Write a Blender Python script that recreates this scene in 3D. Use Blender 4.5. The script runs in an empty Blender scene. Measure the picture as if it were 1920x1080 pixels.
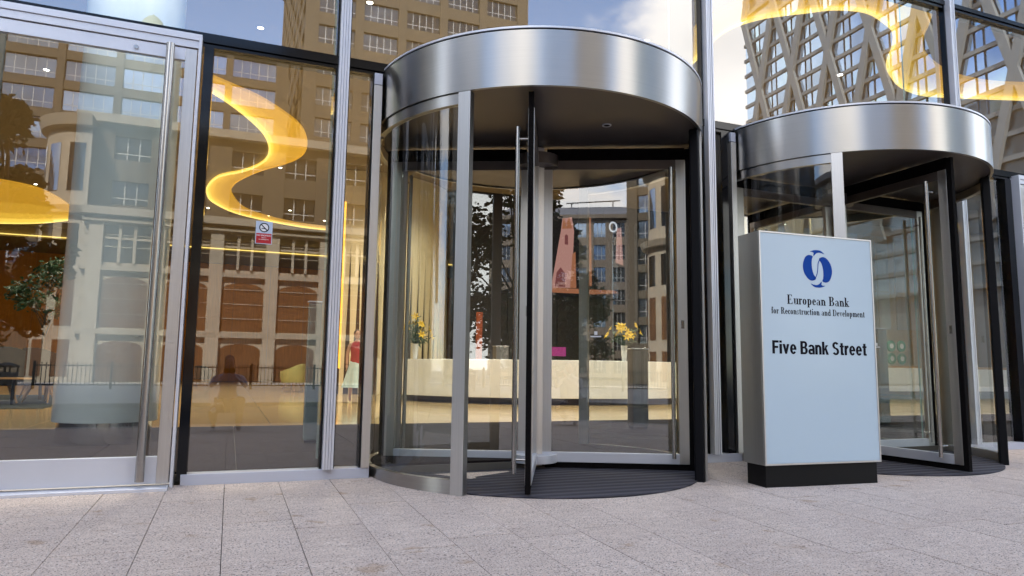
import bpy, bmesh, math, random
from mathutils import Vector, Matrix
random.seed(7)
R = math.radians
S = bpy.context.scene
COL = S.collection

# ------------------------------------------------------------------ camera
YAW, PIT, ROL, FPX = 0.37803, 0.117398, 0.012573, 1319.316
CAM = Vector((0.0, -6.0, 0.887))
fw = Vector((math.sin(YAW)*math.cos(PIT), math.cos(YAW)*math.cos(PIT), math.sin(PIT)))
r0 = Vector((math.cos(YAW), -math.sin(YAW), 0)); u0 = r0.cross(fw)
rt = r0*math.cos(ROL) + u0*math.sin(ROL); up = u0*math.cos(ROL) - r0*math.sin(ROL)
cd = bpy.data.cameras.new('camera'); cam = bpy.data.objects.new('camera', cd); COL.objects.link(cam)
cd.sensor_width = 36.0; cd.lens = FPX/1920*36.0; cd.clip_start = 0.02; cd.clip_end = 4000
cam.matrix_world = Matrix(((rt.x, up.x, -fw.x, CAM.x), (rt.y, up.y, -fw.y, CAM.y), (rt.z, up.z, -fw.z, CAM.z), (0, 0, 0, 1)))
S.camera = cam

# ------------------------------------------------------------------ world, sun, exposure
SUN_EL, SUN_AZ = 46.0, -24.0      # the sun stands behind the bank's own tower
W = bpy.data.worlds.new('World'); S.world = W; W.use_nodes = True
wn, wl = W.node_tree.nodes, W.node_tree.links; wn.clear()
def WN(t, **k):
    n = wn.new(t)
    for a, b in k.items(): setattr(n, a, b)
    return n
wout = WN('ShaderNodeOutputWorld'); bg = WN('ShaderNodeBackground'); bg.inputs['Strength'].default_value = 0.13
sky = WN('ShaderNodeTexSky', sky_type='NISHITA', sun_disc=False, sun_elevation=R(SUN_EL), sun_rotation=R(SUN_AZ), air_density=1.0, dust_density=0.6, ozone_density=2.0)
tc = WN('ShaderNodeTexCoord'); sep = WN('ShaderNodeSeparateXYZ'); wl.new(tc.outputs['Generated'], sep.inputs[0])
def wmath(op, a, b=None, c=None):
    n = WN('ShaderNodeMath', operation=op)
    for i, v in enumerate((a, b, c)):
        if v is None: continue
        if isinstance(v, (int, float)): n.inputs[i].default_value = v
        else: wl.new(v, n.inputs[i])
    return n.outputs[0]
zz = wmath('ADD', wmath('MAXIMUM', sep.outputs['Z'], 0.0), 0.22)
comb = WN('ShaderNodeCombineXYZ')
wl.new(wmath('DIVIDE', sep.outputs['X'], zz), comb.inputs[0]); wl.new(wmath('DIVIDE', sep.outputs['Y'], zz), comb.inputs[1]); comb.inputs[2].default_value = 3.7
n1 = WN('ShaderNodeTexNoise'); n1.inputs['Scale'].default_value = 1.9; n1.inputs['Detail'].default_value = 9; n1.inputs['Roughness'].default_value = 0.56
wl.new(comb.outputs[0], n1.inputs['Vector'])
cover = n1.outputs['Fac']
for c, rad, amp in (((0.62, -0.68, 0.36), 21, 0.30), ((-0.40, -0.92, 0.22), 24, 0.24), ((0.34, -0.80, 0.50), 15, -0.22), ((-0.06, -0.88, 0.44), 26, -0.34)):
    v = Vector(c).normalized(); dp = WN('ShaderNodeVectorMath', operation='DOT_PRODUCT'); wl.new(tc.outputs['Generated'], dp.inputs[0]); dp.inputs[1].default_value = v
    mr = WN('ShaderNodeMapRange', interpolation_type='SMOOTHSTEP'); wl.new(dp.outputs['Value'], mr.inputs['Value'])
    mr.inputs['From Min'].default_value = math.cos(R(rad)); mr.inputs['From Max'].default_value = math.cos(R(rad*0.35)); mr.inputs['To Min'].default_value = 0; mr.inputs['To Max'].default_value = amp
    cover = wmath('ADD', cover, mr.outputs['Result'])
mask = WN('ShaderNodeMapRange', interpolation_type='SMOOTHSTEP'); wl.new(cover, mask.inputs['Value'])
mask.inputs['From Min'].default_value = 0.46; mask.inputs['From Max'].default_value = 0.60; mask.inputs['To Max'].default_value = 0.96
n2 = WN('ShaderNodeTexNoise'); n2.inputs['Scale'].default_value = 3.3; n2.inputs['Detail'].default_value = 6; wl.new(comb.outputs[0], n2.inputs['Vector'])
shade = WN('ShaderNodeMixRGB'); wl.new(n2.outputs['Fac'], shade.inputs[0]); shade.inputs[1].default_value = (7.6, 7.3, 6.9, 1); shade.inputs[2].default_value = (4.0, 4.0, 4.0, 1)
mixc = WN('ShaderNodeMixRGB'); wl.new(mask.outputs['Result'], mixc.inputs[0]); wl.new(sky.outputs[0], mixc.inputs[1]); wl.new(shade.outputs[0], mixc.inputs[2])
wl.new(mixc.outputs[0], bg.inputs['Color']); wl.new(bg.outputs[0], wout.inputs[0])

sd = bpy.data.lights.new('sun', 'SUN'); sd.energy = 2.0; sd.angle = R(0.5); sd.color = (1, 0.94, 0.85)
sun = bpy.data.objects.new('sun', sd); COL.objects.link(sun)
sv = Vector((math.sin(R(SUN_AZ))*math.cos(R(SUN_EL)), math.cos(R(SUN_AZ))*math.cos(R(SUN_EL)), math.sin(R(SUN_EL))))
sun.rotation_euler = sv.to_track_quat('Z', 'Y').to_euler(); sun.location = sv*200
S.view_settings.view_transform = 'Standard'; S.view_settings.look = 'None'; S.view_settings.gamma = 1; S.view_settings.use_curve_mapping = False
S.view_settings.exposure = 2.4
S.render.engine = 'CYCLES'
cy = S.cycles
cy.max_bounces = 8; cy.diffuse_bounces = 2; cy.glossy_bounces = 4; cy.transmission_bounces = 2; cy.transparent_max_bounces = 28
cy.caustics_reflective = False; cy.caustics_refractive = False; cy.sample_clamp_indirect = 6.0; cy.use_denoising = True; cy.use_adaptive_sampling = True; cy.adaptive_threshold = 0.02
try: cy.denoiser = 'OPENIMAGEDENOISE'; cy.denoising_input_passes = 'RGB_ALBEDO_NORMAL'
except Exception: pass

# ------------------------------------------------------------------ materials
MATS = {}
def newmat(name):
    m = bpy.data.materials.new(name); m.use_nodes = True; m.node_tree.nodes.clear(); MATS[name] = m
    return m, m.node_tree.nodes, m.node_tree.links
def mat(name, col, rough=0.5, metal=0.0, var=0.08, scale=6.0, bump=0.0, bscale=80.0, stretch=(1, 1, 1), emit=None, estr=0.0, spec=0.5, aniso=0.0, objrand=0.0, coat=0.0, rvar=0.08):
    m, N, L = newmat(name)
    o = N.new('ShaderNodeOutputMaterial'); b = N.new('ShaderNodeBsdfPrincipled'); L.new(b.outputs[0], o.inputs[0])
    b.inputs['Metallic'].default_value = metal; b.inputs['Specular IOR Level'].default_value = spec; b.inputs['Coat Weight'].default_value = coat
    g = N.new('ShaderNodeNewGeometry'); mp = N.new('ShaderNodeMapping'); mp.inputs['Scale'].default_value = stretch; L.new(g.outputs['Position'], mp.inputs[0])
    nz = N.new('ShaderNodeTexNoise'); nz.inputs['Scale'].default_value = scale; nz.inputs['Detail'].default_value = 6; L.new(mp.outputs[0], nz.inputs['Vector'])
    mr = N.new('ShaderNodeMapRange'); mr.inputs['From Min'].default_value = 0.25; mr.inputs['From Max'].default_value = 0.75; mr.inputs['To Min'].default_value = 1-var; mr.inputs['To Max'].default_value = 1+var
    L.new(nz.outputs['Fac'], mr.inputs['Value']); f = mr.outputs[0]
    if objrand:
        oi = N.new('ShaderNodeObjectInfo'); m2 = N.new('ShaderNodeMapRange'); L.new(oi.outputs['Random'], m2.inputs['Value']); m2.inputs['To Min'].default_value = 1-objrand; m2.inputs['To Max'].default_value = 1+objrand
        mm = N.new('ShaderNodeMath'); mm.operation = 'MULTIPLY'; L.new(f, mm.inputs[0]); L.new(m2.outputs[0], mm.inputs[1]); f = mm.outputs[0]
    vm = N.new('ShaderNodeVectorMath'); vm.operation = 'SCALE'; vm.inputs[0].default_value = col; L.new(f, vm.inputs['Scale']); L.new(vm.outputs[0], b.inputs['Base Color'])
    rr = N.new('ShaderNodeMapRange'); rr.inputs['To Min'].default_value = max(0.02, rough-rvar); rr.inputs['To Max'].default_value = rough+rvar; L.new(nz.outputs['Fac'], rr.inputs['Value']); L.new(rr.outputs[0], b.inputs['Roughness'])
    if aniso:
        b.inputs['Anisotropic'].default_value = aniso; b.inputs['Anisotropic Rotation'].default_value = 0.25
        t = N.new('ShaderNodeTangent'); t.direction_type = 'RADIAL'; t.axis = 'Z'; L.new(t.outputs[0], b.inputs['Tangent'])
    if bump:
        n2 = N.new('ShaderNodeTexNoise'); n2.inputs['Scale'].default_value = bscale; n2.inputs['Detail'].default_value = 4; L.new(mp.outputs[0], n2.inputs['Vector'])
        bp = N.new('ShaderNodeBump'); bp.inputs['Strength'].default_value = bump; bp.inputs['Distance'].default_value = 0.01; L.new(n2.outputs['Fac'], bp.inputs['Height']); L.new(bp.outputs[0], b.inputs['Normal'])
    if emit:
        b.inputs['Emission Color'].default_value = (*emit, 1); b.inputs['Emission Strength'].default_value = estr
    return m
def glass(name, tint, base, wav=0.0, wscale=0.6, rough=0.0):
    """a thin clear sheet: straight-through light plus Fresnel mirror reflection (coated glass has a higher base reflectance)"""
    m, N, L = newmat(name)
    o = N.new('ShaderNodeOutputMaterial'); mx = N.new('ShaderNodeMixShader'); L.new(mx.outputs[0], o.inputs[0])
    t = N.new('ShaderNodeBsdfTransparent'); t.inputs[0].default_value = (*tint, 1); g = N.new('ShaderNodeBsdfGlossy'); g.inputs['Roughness'].default_value = rough; g.inputs['Color'].default_value = (0.97, 0.98, 1, 1)
    fr = N.new('ShaderNodeFresnel'); fr.inputs['IOR'].default_value = 1.45
    mr = N.new('ShaderNodeMapRange'); L.new(fr.outputs[0], mr.inputs['Value']); mr.inputs['To Min'].default_value = base; mr.inputs['To Max'].default_value = 1.0
    bf = N.new('ShaderNodeNewGeometry'); fm = N.new('ShaderNodeMath'); fm.operation = 'SUBTRACT'; fm.use_clamp = True; L.new(mr.outputs[0], fm.inputs[0]); L.new(bf.outputs['Backfacing'], fm.inputs[1])   # the sheet mirrors once, at the side the light meets first
    L.new(fm.outputs[0], mx.inputs[0]); L.new(t.outputs[0], mx.inputs[1]); L.new(g.outputs[0], mx.inputs[2])
    if wav:
        ge = N.new('ShaderNodeNewGeometry'); nz = N.new('ShaderNodeTexNoise'); nz.inputs['Scale'].default_value = wscale; nz.inputs['Detail'].default_value = 1.5; L.new(ge.outputs['Position'], nz.inputs['Vector'])
        bp = N.new('ShaderNodeBump'); bp.inputs['Strength'].default_value = wav; bp.inputs['Distance'].default_value = 0.02; L.new(nz.outputs['Fac'], bp.inputs['Height']); L.new(bp.outputs[0], g.inputs['Normal'])
    return m
def emis(name, col, s):
    m, N, L = newmat(name); o = N.new('ShaderNodeOutputMaterial'); e = N.new('ShaderNodeEmission'); e.inputs[0].default_value = (*col, 1); e.inputs[1].default_value = s; L.new(e.outputs[0], o.inputs[0]); return m
def granite(name, c0, c1, dark):
    m, N, L = newmat(name)
    o = N.new('ShaderNodeOutputMaterial'); b = N.new('ShaderNodeBsdfPrincipled'); L.new(b.outputs[0], o.inputs[0]); b.inputs['Roughness'].default_value = 0.75
    g = N.new('ShaderNodeNewGeometry'); oi = N.new('ShaderNodeObjectInfo')
    off = N.new('ShaderNodeVectorMath'); off.operation = 'SCALE'; off.inputs[0].default_value = (13.0, 7.0, 0); L.new(oi.outputs['Random'], off.inputs['Scale'])
    ad = N.new('ShaderNodeVectorMath'); ad.operation = 'ADD'; L.new(g.outputs['Position'], ad.inputs[0]); L.new(off.outputs[0], ad.inputs[1])
    def noise(s, d, st=(1, 1, 1)):
        mp = N.new('ShaderNodeMapping'); mp.inputs['Scale'].default_value = st; L.new(ad.outputs[0], mp.inputs[0])
        n = N.new('ShaderNodeTexNoise'); n.inputs['Scale'].default_value = s; n.inputs['Detail'].default_value = d; L.new(mp.outputs[0], n.inputs['Vector']); return n.outputs['Fac']
    def ramp(v, a, b_):
        r = N.new('ShaderNodeMapRange'); L.new(v, r.inputs['Value']); r.inputs['From Min'].default_value = a; r.inputs['From Max'].default_value = b_; return r.outputs[0]
    def mix(f, a, b_, mode='MIX'):
        x = N.new('ShaderNodeMixRGB'); x.blend_type = mode
        if isinstance(f, float): x.inputs[0].default_value = f
        else: L.new(f, x.inputs[0])
        for i, v in ((1, a), (2, b_)):
            if isinstance(v, tuple): x.inputs[i].default_value = (*v, 1)
            else: L.new(v, x.inputs[i])
        return x.outputs[0]
    c = mix(ramp(noise(150, 3), 0.38, 0.62), c0, c1)
    c = mix(ramp(noise(105, 2, (1, 1.2, 1)), 0.575, 0.63), c, dark)
    c = mix(ramp(noise(85, 2), 0.60, 0.67), c, (0.82, 0.73, 0.66))
    c = mix(ramp(noise(14, 5, (0.55, 1.8, 1)), 0.35, 0.75), c, mix(1.0, c, (0.84, 0.82, 0.82), 'MULTIPLY'))
    c = mix(ramp(noise(1.3, 4), 0.45, 0.72), c, mix(1.0, c, (0.91, 0.90, 0.90), 'MULTIPLY'))
    c = mix(ramp(noise(4.0, 4), 0.64, 0.72), c, mix(1.0, c, (0.80, 0.72, 0.63), 'MULTIPLY'))
    rs = N.new('ShaderNodeMapRange'); L.new(oi.outputs['Random'], rs.inputs['Value']); rs.inputs['To Min'].default_value = 0.97; rs.inputs['To Max'].default_value = 1.03
    vm = N.new('ShaderNodeVectorMath'); vm.operation = 'SCALE'; L.new(c, vm.inputs[0]); L.new(rs.outputs[0], vm.inputs['Scale']); L.new(vm.outputs[0], b.inputs['Base Color'])
    bp = N.new('ShaderNodeBump'); bp.inputs['Strength'].default_value = 0.25; bp.inputs['Distance'].default_value = 0.004; L.new(noise(120, 3), bp.inputs['Height']); L.new(bp.outputs[0], b.inputs['Normal'])
    return m

STEEL = mat('brushed_steel', (0.40, 0.385, 0.365), 0.30, 1.0, var=0.05, scale=3.0, stretch=(0.3, 0.3, 60), aniso=0.88, rvar=0.03)
STEELV = mat('brushed_steel_post', (0.56, 0.545, 0.53), 0.38, 1.0, var=0.07, scale=5.0, stretch=(30, 30, 0.25), rvar=0.05)
TUBE = mat('polished_tube', (0.40, 0.385, 0.37), 0.24, 1.0, var=0.05, stretch=(20, 20, 0.5))
ALU = mat('satin_aluminium', (0.66, 0.67, 0.72), 0.40, 0.45, var=0.04, scale=3)
ALUP = mat('silver_painted_aluminium', (0.52, 0.54, 0.62), 0.40, 0.3, var=0.03, scale=3)
BLACKF = mat('black_gloss_frame', (0.0025, 0.003, 0.005), 0.10, 0.0, var=0.1, rvar=0.03, spec=0.35)
BLACKM = mat('black_rubber', (0.0025, 0.0025, 0.004), 0.55, var=0.2, scale=30, spec=0.15)
BRUSH = mat('black_pile_brush', (0.005, 0.004, 0.004), 0.95, spec=0.1, var=0.5, scale=90, bump=1.0, bscale=160, stretch=(1, 1, 0.4))
SOFFIT = mat('dark_bronze_soffit', (0.120, 0.100, 0.092), 0.42, 0.55, var=0.08)
GLASSF = glass('coated_facade_glass', (0.93, 0.95, 0.93), 0.13, wav=0.02, wscale=0.5)
GLASSU = glass('coated_upper_glass', (0.90, 0.93, 0.92), 0.21, wav=0.02, wscale=0.5)
GLASSD = glass('clear_door_glass', (0.95, 0.97, 0.96), 0.05, wav=0.015, wscale=0.7)
GLASSW = glass('door_wing_glass', (0.93, 0.95, 0.94), 0.15, wav=0.008, wscale=0.7)
GLASSFIN = glass('green_edge_fin_glass', (0.90, 0.95, 0.93), 0.02)
FINEDGE = mat('polished_glass_edge', (0.45, 0.58, 0.53), 0.15, var=0.05)
GRAN = granite('pink_grey_granite', (0.61, 0.475, 0.39), (0.70, 0.58, 0.495), (0.10, 0.078, 0.070))
JOINT = mat('dark_joint_sand', (0.045, 0.04, 0.036), 0.95, var=0.3, scale=40)
ASPH = mat('asphalt', (0.055, 0.055, 0.057), 0.9, var=0.25, scale=3, bump=0.4, bscale=200)
KERB = mat('kerb_granite', (0.36, 0.34, 0.33), 0.8, var=0.2, scale=30)
LOBM = mat('dark_lobby_tile', (0.014, 0.010, 0.011), 0.8, spec=0.08, var=0.15, scale=20, objrand=0.10)
LOBF = mat('polished_beige_stone', (0.56, 0.41, 0.21), 0.12, var=0.10, scale=2.0, objrand=0.04, rvar=0.04)
CEIL = mat('lobby_ceiling_plaster', (0.27, 0.22, 0.15), 0.8, var=0.03)
WOOD = mat('amber_wood_panel', (0.64, 0.29, 0.05), 0.45, var=0.15, scale=2.5, stretch=(6, 6, 0.5), objrand=0.07)
DARKW = mat('dark_brown_panel', (0.014, 0.009, 0.006), 0.45, var=0.15, scale=3, stretch=(1, 1, 0.3), objrand=0.1)
BEIGE = mat('cream_feature_panel', (0.72, 0.62, 0.40), 0.5, var=0.03, scale=2)
SLOT = mat('feature_slot_lining', (0.035, 0.02, 0.008), 0.8)
WHITE = mat('white_corian', (0.86, 0.86, 0.84), 0.30, var=0.02)
COLW = mat('white_glass_column', (0.86, 0.91, 0.89), 0.18, var=0.02)
GOLD, GOLD2, GOLD3, GOLD4 = [mat('gold_panel_painted_glow_%d' % k, (0.75, 0.52, 0.12), 0.5, var=0.04, emit=(1.0, g_, b_), estr=e_) for k, (e_, g_, b_) in enumerate(((0.100, 0.50, 0.04), (0.128, 0.53, 0.05), (0.175, 0.57, 0.06), (0.25, 0.62, 0.09)))]  # LED glow painted into the ribbon as rising emission strengths
GOLDC = emis('bulkhead_led_strip', (1.0, 0.70, 0.18), 0.34)
GOLDL = emis('warm_led_strip', (1.0, 0.66, 0.15), 0.36)
LEDO = emis('orange_led_strip', (1.0, 0.42, 0.06), 0.5)
LAMP = emis('downlight_lens', (1.0, 0.93, 0.75), 5.0)
STONE = mat('portland_stone', (0.50, 0.43, 0.32), 0.8, var=0.10, scale=1.2)
STONED = mat('stone_trim', (0.44, 0.38, 0.28), 0.8, var=0.10, scale=1.2)
TAN = mat('tan_brick', (0.132, 0.104, 0.068), 0.85, var=0.12, scale=1.5)
TANG = mat('grey_buff_stone', (0.24, 0.195, 0.145), 0.85, var=0.12, scale=1.0)
ROOFM = mat('slate_grey_roof', (0.16, 0.16, 0.17), 0.6, var=0.15)
PANB = mat('bronze_panel', (0.16, 0.075, 0.030), 0.5, var=0.2, scale=0.8)
WINB = mat('office_window_glass', (0.31, 0.37, 0.44), 0.06, 0.9, var=0.2, scale=0.5, objrand=0.45, spec=0.9, rvar=0.02)
WIND = mat('dark_window_glass', (0.10, 0.098, 0.09), 0.08, 0.7, var=0.4, scale=0.6, objrand=0.5, spec=0.9, rvar=0.02)
FRAMEW = mat('pale_window_frame', (0.55, 0.54, 0.50), 0.5)
CONC = mat('pale_diagrid_cladding', (0.24, 0.255, 0.26), 0.55, var=0.05)
WINDG = mat('blue_tower_glass', (0.52, 0.70, 0.92), 0.05, 0.9, var=0.3, scale=0.12, objrand=0.25, spec=0.9, rvar=0.02)
IRON = mat('black_iron', (0.010, 0.010, 0.011), 0.5)
LEAF = mat('street_tree_leaf', (0.050, 0.085, 0.024), 0.6, var=0.5, scale=2.0)
LEAFI = mat('indoor_leaf', (0.030, 0.075, 0.030), 0.45, var=0.5, scale=5)
BARK = mat('tree_bark', (0.10, 0.075, 0.055), 0.9, var=0.3, scale=8, bump=0.5, bscale=30)
NAVY = mat('navy_upholstery', (0.012, 0.014, 0.020), 0.85, var=0.2, scale=40)
LIME = mat('lime_upholstery', (0.36, 0.37, 0.14), 0.8, var=0.1)
OAK = mat('oak_leg', (0.42, 0.24, 0.10), 0.5, var=0.1)
RUG = mat('slate_blue_carpet', (0.035, 0.045, 0.05), 0.95, var=0.3, scale=60)
YEL = mat('yellow_petal', (0.80, 0.52, 0.02), 0.5, var=0.15, scale=30)
STEM = mat('dark_green_leaf', (0.028, 0.060, 0.014), 0.5, var=0.4, scale=20)
CERAM = mat('white_ceramic', (0.80, 0.80, 0.78), 0.2, var=0.02)
SIGNF = mat('pale_blue_sign_panel', (0.455, 0.565, 0.645), 0.22, var=0.015, scale=1.2, spec=0.4)
LOGO = mat('logo_blue_vinyl', (0.004, 0.052, 0.30), 0.5, var=0.02, spec=0.1)
INK = mat('sign_ink', (0.006, 0.005, 0.010), 0.6, var=0.02, spec=0.08)
RED = mat('sticker_red', (0.45, 0.012, 0.022), 0.35, var=0.03)
PALE = mat('sticker_pale_blue', (0.50, 0.58, 0.72), 0.35, var=0.02)
WHITEV = mat('white_vinyl', (0.82, 0.82, 0.84), 0.35, var=0.01)
SCRB = emis('screen_black', (0.010, 0.008, 0.008), 0.35)
SCRP = emis('screen_pink', (0.60, 0.30, 0.26), 0.162)
SCRO = emis('screen_orange', (0.50, 0.19, 0.10), 0.152)
SCRD = emis('screen_dark_pink', (0.16, 0.05, 0.05), 0.245)
SCRW = emis('screen_white', (0.8, 0.8, 0.9), 0.195)
SKIN = mat('skin', (0.42, 0.24, 0.17), 0.55, var=0.05)
HAIR = mat('black_hair', (0.008, 0.006, 0.006), 0.5)
REDT = mat('red_top', (0.30, 0.008, 0.02), 0.8, var=0.1)
TEALS = mat('pale_teal_skirt', (0.48, 0.62, 0.60), 0.8, var=0.08, scale=12)
SHIRT = mat('pale_lilac_shirt', (0.36, 0.35, 0.42), 0.8, var=0.05)
JEAN = mat('dark_trousers', (0.03, 0.03, 0.04), 0.85)
MAG = mat('magenta_panel', (0.30, 0.02, 0.22), 0.5)
GREEN = mat('green_disc', (0.02, 0.30, 0.20), 0.4)
GREY = mat('grey_glass_panel', (0.20, 0.24, 0.23), 0.12, var=0.05)
PALEP = mat('pale_reflection_panel', (0.62, 0.66, 0.68), 0.6, var=0.03)
COPPERG = mat('verdigris_copper', (0.09, 0.12, 0.085), 0.7, var=0.2)

def mat_mat():
    m, N, L = newmat('ribbed_entrance_mat')
    o = N.new('ShaderNodeOutputMaterial'); b = N.new('ShaderNodeBsdfPrincipled'); L.new(b.outputs[0], o.inputs[0]); b.inputs['Roughness'].default_value = 0.92
    g = N.new('ShaderNodeNewGeometry'); wv = N.new('ShaderNodeTexWave'); wv.bands_direction = 'Y'; wv.inputs['Scale'].default_value = 2.6; wv.inputs['Distortion'].default_value = 0.12; wv.inputs['Detail'].default_value = 1; L.new(g.outputs['Position'], wv.inputs['Vector'])
    nz = N.new('ShaderNodeTexNoise'); nz.inputs['Scale'].default_value = 140; L.new(g.outputs['Position'], nz.inputs['Vector'])
    mx = N.new('ShaderNodeMixRGB'); L.new(wv.outputs['Fac'], mx.inputs[0]); mx.inputs[1].default_value = (0.030, 0.027, 0.036, 1); mx.inputs[2].default_value = (0.100, 0.090, 0.112, 1)
    m2 = N.new('ShaderNodeMixRGB'); m2.blend_type = 'MULTIPLY'; m2.inputs[0].default_value = 0.7; L.new(mx.outputs[0], m2.inputs[1]); L.new(nz.outputs['Fac'], m2.inputs[2]); L.new(m2.outputs[0], b.inputs['Base Color'])
    bp = N.new('ShaderNodeBump'); bp.inputs['Distance'].default_value = 0.012; bp.inputs['Strength'].default_value = 0.8; L.new(wv.outputs['Fac'], bp.inputs['Height']); L.new(bp.outputs[0], b.inputs['Normal'])
    return m
MATM = mat_mat()

# ------------------------------------------------------------------ mesh helpers
def text_mesh(txt, size, m, width=None, bold=0.0, passes=1):
    """flat lettering as a mesh, centred on x, baseline on y=0, in the x-z plane facing -y"""
    cu = bpy.data.curves.new('lettering', 'FONT'); cu.body = txt; cu.size = size; cu.align_x = 'CENTER'
    o = bpy.data.objects.new('lettering', cu); COL.objects.link(o); bpy.context.view_layer.update()
    me0 = bpy.data.meshes.new_from_object(o.evaluated_get(bpy.context.evaluated_depsgraph_get()))
    V = [v.co.copy() for v in me0.vertices]; F = [tuple(p.vertices) for p in me0.polygons]
    bpy.data.objects.remove(o); bpy.data.curves.remove(cu); bpy.data.meshes.remove(me0)
    xs = [v.x for v in V]; k = (width/(max(xs)-min(xs))) if width else 1.0
    vs = []; fs = []
    for i in range(passes):
        off = (i-(passes-1)/2)*bold; b = len(vs)
        vs += [(v.x*k+off, -0.0001*i, v.y+(0.0018 if i % 2 else -0.0018)*(passes > 2)) for v in V]; fs += [tuple(j+b for j in f) for f in F]
    me = bpy.data.meshes.new('lettering'); me.from_pydata(vs, [], fs); me.materials.append(m); return me
def wloc(o):
    v = Vector((0, 0, 0))
    while o is not None: v = v + o.location; o = o.parent
    return v
class MB:
    def __init__(s): s.v = []; s.f = []
    def add(s, vs, fs):
        k = len(s.v); s.v += [tuple(a) for a in vs]; s.f += [tuple(i+k for i in f) for f in fs]; return s
    def hexa(s, p): return s.add(p, [(0, 3, 2, 1), (4, 5, 6, 7), (0, 1, 5, 4), (1, 2, 6, 5), (2, 3, 7, 6), (3, 0, 4, 7)])
    def box(s, x0, x1, y0, y1, z0, z1):
        return s.hexa([(x0, y0, z0), (x1, y0, z0), (x1, y1, z0), (x0, y1, z0), (x0, y0, z1), (x1, y0, z1), (x1, y1, z1), (x0, y1, z1)])
    def obox(s, O, u, n, u0, u1, n0, n1, z0, z1):
        P = lambda a, b, z: (O[0]+u[0]*a+n[0]*b, O[1]+u[1]*a+n[1]*b, O[2]+z)
        return s.hexa([P(u0, n0, z0), P(u1, n0, z0), P(u1, n1, z0), P(u0, n1, z0), P(u0, n0, z1), P(u1, n0, z1), P(u1, n1, z1), P(u0, n1, z1)])
    def arc(s, cx, cy_, ri, ro, a0, a1, z0, z1, n=24):
        full = abs(abs(a1-a0)-360) < 1e-6; m = n if full else n+1; vs = []
        for i in range(m):
            a = R(a0+(a1-a0)*i/n); sa, ca = math.sin(a), -math.cos(a)
            for r_, z in ((ri, z0), (ro, z0), (ro, z1), (ri, z1)): vs.append((cx+r_*sa, cy_+r_*ca, z))
        fs = []
        for i in range(n):
            a, b = 4*i, 4*((i+1) % m)
            for k in range(4): fs.append((a+k, b+k, b+(k+1) % 4, a+(k+1) % 4))
        if not full: fs += [(3, 2, 1, 0), tuple(4*n+k for k in range(4))]
        return s.add(vs, fs)
    def disc(s, cx, cy_, r_, z0, z1, n=48, zf=None):
        zf = zf or (lambda x, y: 0); vs = []
        for z in (z0, z1):
            for i in range(n):
                a = 2*math.pi*i/n; x, y = cx+r_*math.cos(a), cy_+r_*math.sin(a); vs.append((x, y, z+zf(x, y)))
        return s.add(vs, [tuple(range(n))[::-1], tuple(range(n, 2*n))]+[(i, (i+1) % n, n+(i+1) % n, n+i) for i in range(n)])
    def tube(s, path, r_, n=10, caps=True):
        path = [Vector(p) for p in path]; rs = r_ if isinstance(r_, (list, tuple)) else [r_]*len(path); vs = []; fs = []
        for i, p in enumerate(path):
            d = (path[min(i+1, len(path)-1)]-path[max(i-1, 0)]).normalized()
            a = d.orthogonal().normalized() if i == 0 else (pa-d*pa.dot(d)).normalized()
            pa = a; b = d.cross(a)
            for k in range(n):
                t = 2*math.pi*k/n; vs.append(p+(a*math.cos(t)+b*math.sin(t))*rs[i])
        for i in range(len(path)-1):
            for k in range(n): fs.append((i*n+k, i*n+(k+1) % n, (i+1)*n+(k+1) % n, (i+1)*n+k))
        if caps: fs += [tuple(range(n))[::-1], tuple(range((len(path)-1)*n, len(path)*n))]
        return s.add(vs, fs)
    def lathe(s, cx, cy_, prof, n=24, a0=0, a1=360):
        vs = []; full = a1-a0 == 360; m = n if full else n+1
        for i in range(m):
            a = R(a0+(a1-a0)*i/n)
            for r_, z in prof: vs.append((cx+r_*math.cos(a), cy_+r_*math.sin(a), z))
        k = len(prof)
        return s.add(vs, [(i*k+j, ((i+1) % m)*k+j, ((i+1) % m)*k+j+1, i*k+j+1) for i in range(n) for j in range(k-1)])
    def prism(s, poly, O, u, v, t):
        """extrude a 2-D outline (in the plane O,u,v) by thickness t along u x v"""
        O, u, v = Vector(O), Vector(u), Vector(v); nn = u.cross(v).normalized(); m = len(poly)
        vs = [O+u*a+v*b for a, b in poly]; vs += [p+nn*t for p in vs]
        return s.add(vs, [tuple(range(m))[::-1], tuple(range(m, 2*m))]+[(i, (i+1) % m, m+(i+1) % m, m+i) for i in range(m)])
    def mesh(s, name, off=Vector((0, 0, 0)), smooth=None):
        me = bpy.data.meshes.new(name); me.from_pydata([(a-off.x, b-off.y, c-off.z) for a, b, c in s.v], [], s.f)
        bm = bmesh.new(); bm.from_mesh(me); bmesh.ops.recalc_face_normals(bm, faces=bm.faces); bm.to_mesh(me); bm.free()
        if smooth is not None:
            me.polygons.foreach_set('use_smooth', [True]*len(me.polygons)); me.set_sharp_from_angle(angle=R(smooth))
        return me
    def build(s, name, m, parent=None, smooth=None, bev=0.0, loc=None):
        off = wloc(parent) if parent else Vector(loc or (0, 0, 0))
        o = bpy.data.objects.new(name, s.mesh(name, off, smooth)); COL.objects.link(o); o.data.materials.append(m)
        if parent: o.parent = parent
        elif loc: o.location = loc
        if bev:
            b = o.modifiers.new('bevel', 'BEVEL'); b.width = bev; b.segments = 2; b.limit_method = 'ANGLE'; b.angle_limit = R(40)
        return o
def thing(name, label, cat, loc=(0, 0, 0), group=None):
    o = bpy.data.objects.new(name, None); COL.objects.link(o); o.location = loc; o.empty_display_size = 0.1
    return tag(o, label, cat, group)
def tag(o, label, cat, group=None, kind=None):
    o['label'] = label; o['category'] = cat
    if group: o['group'] = group
    if kind: o['kind'] = kind
    return o
def struct(o, kind='structure'): o['kind'] = kind; return o
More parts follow.
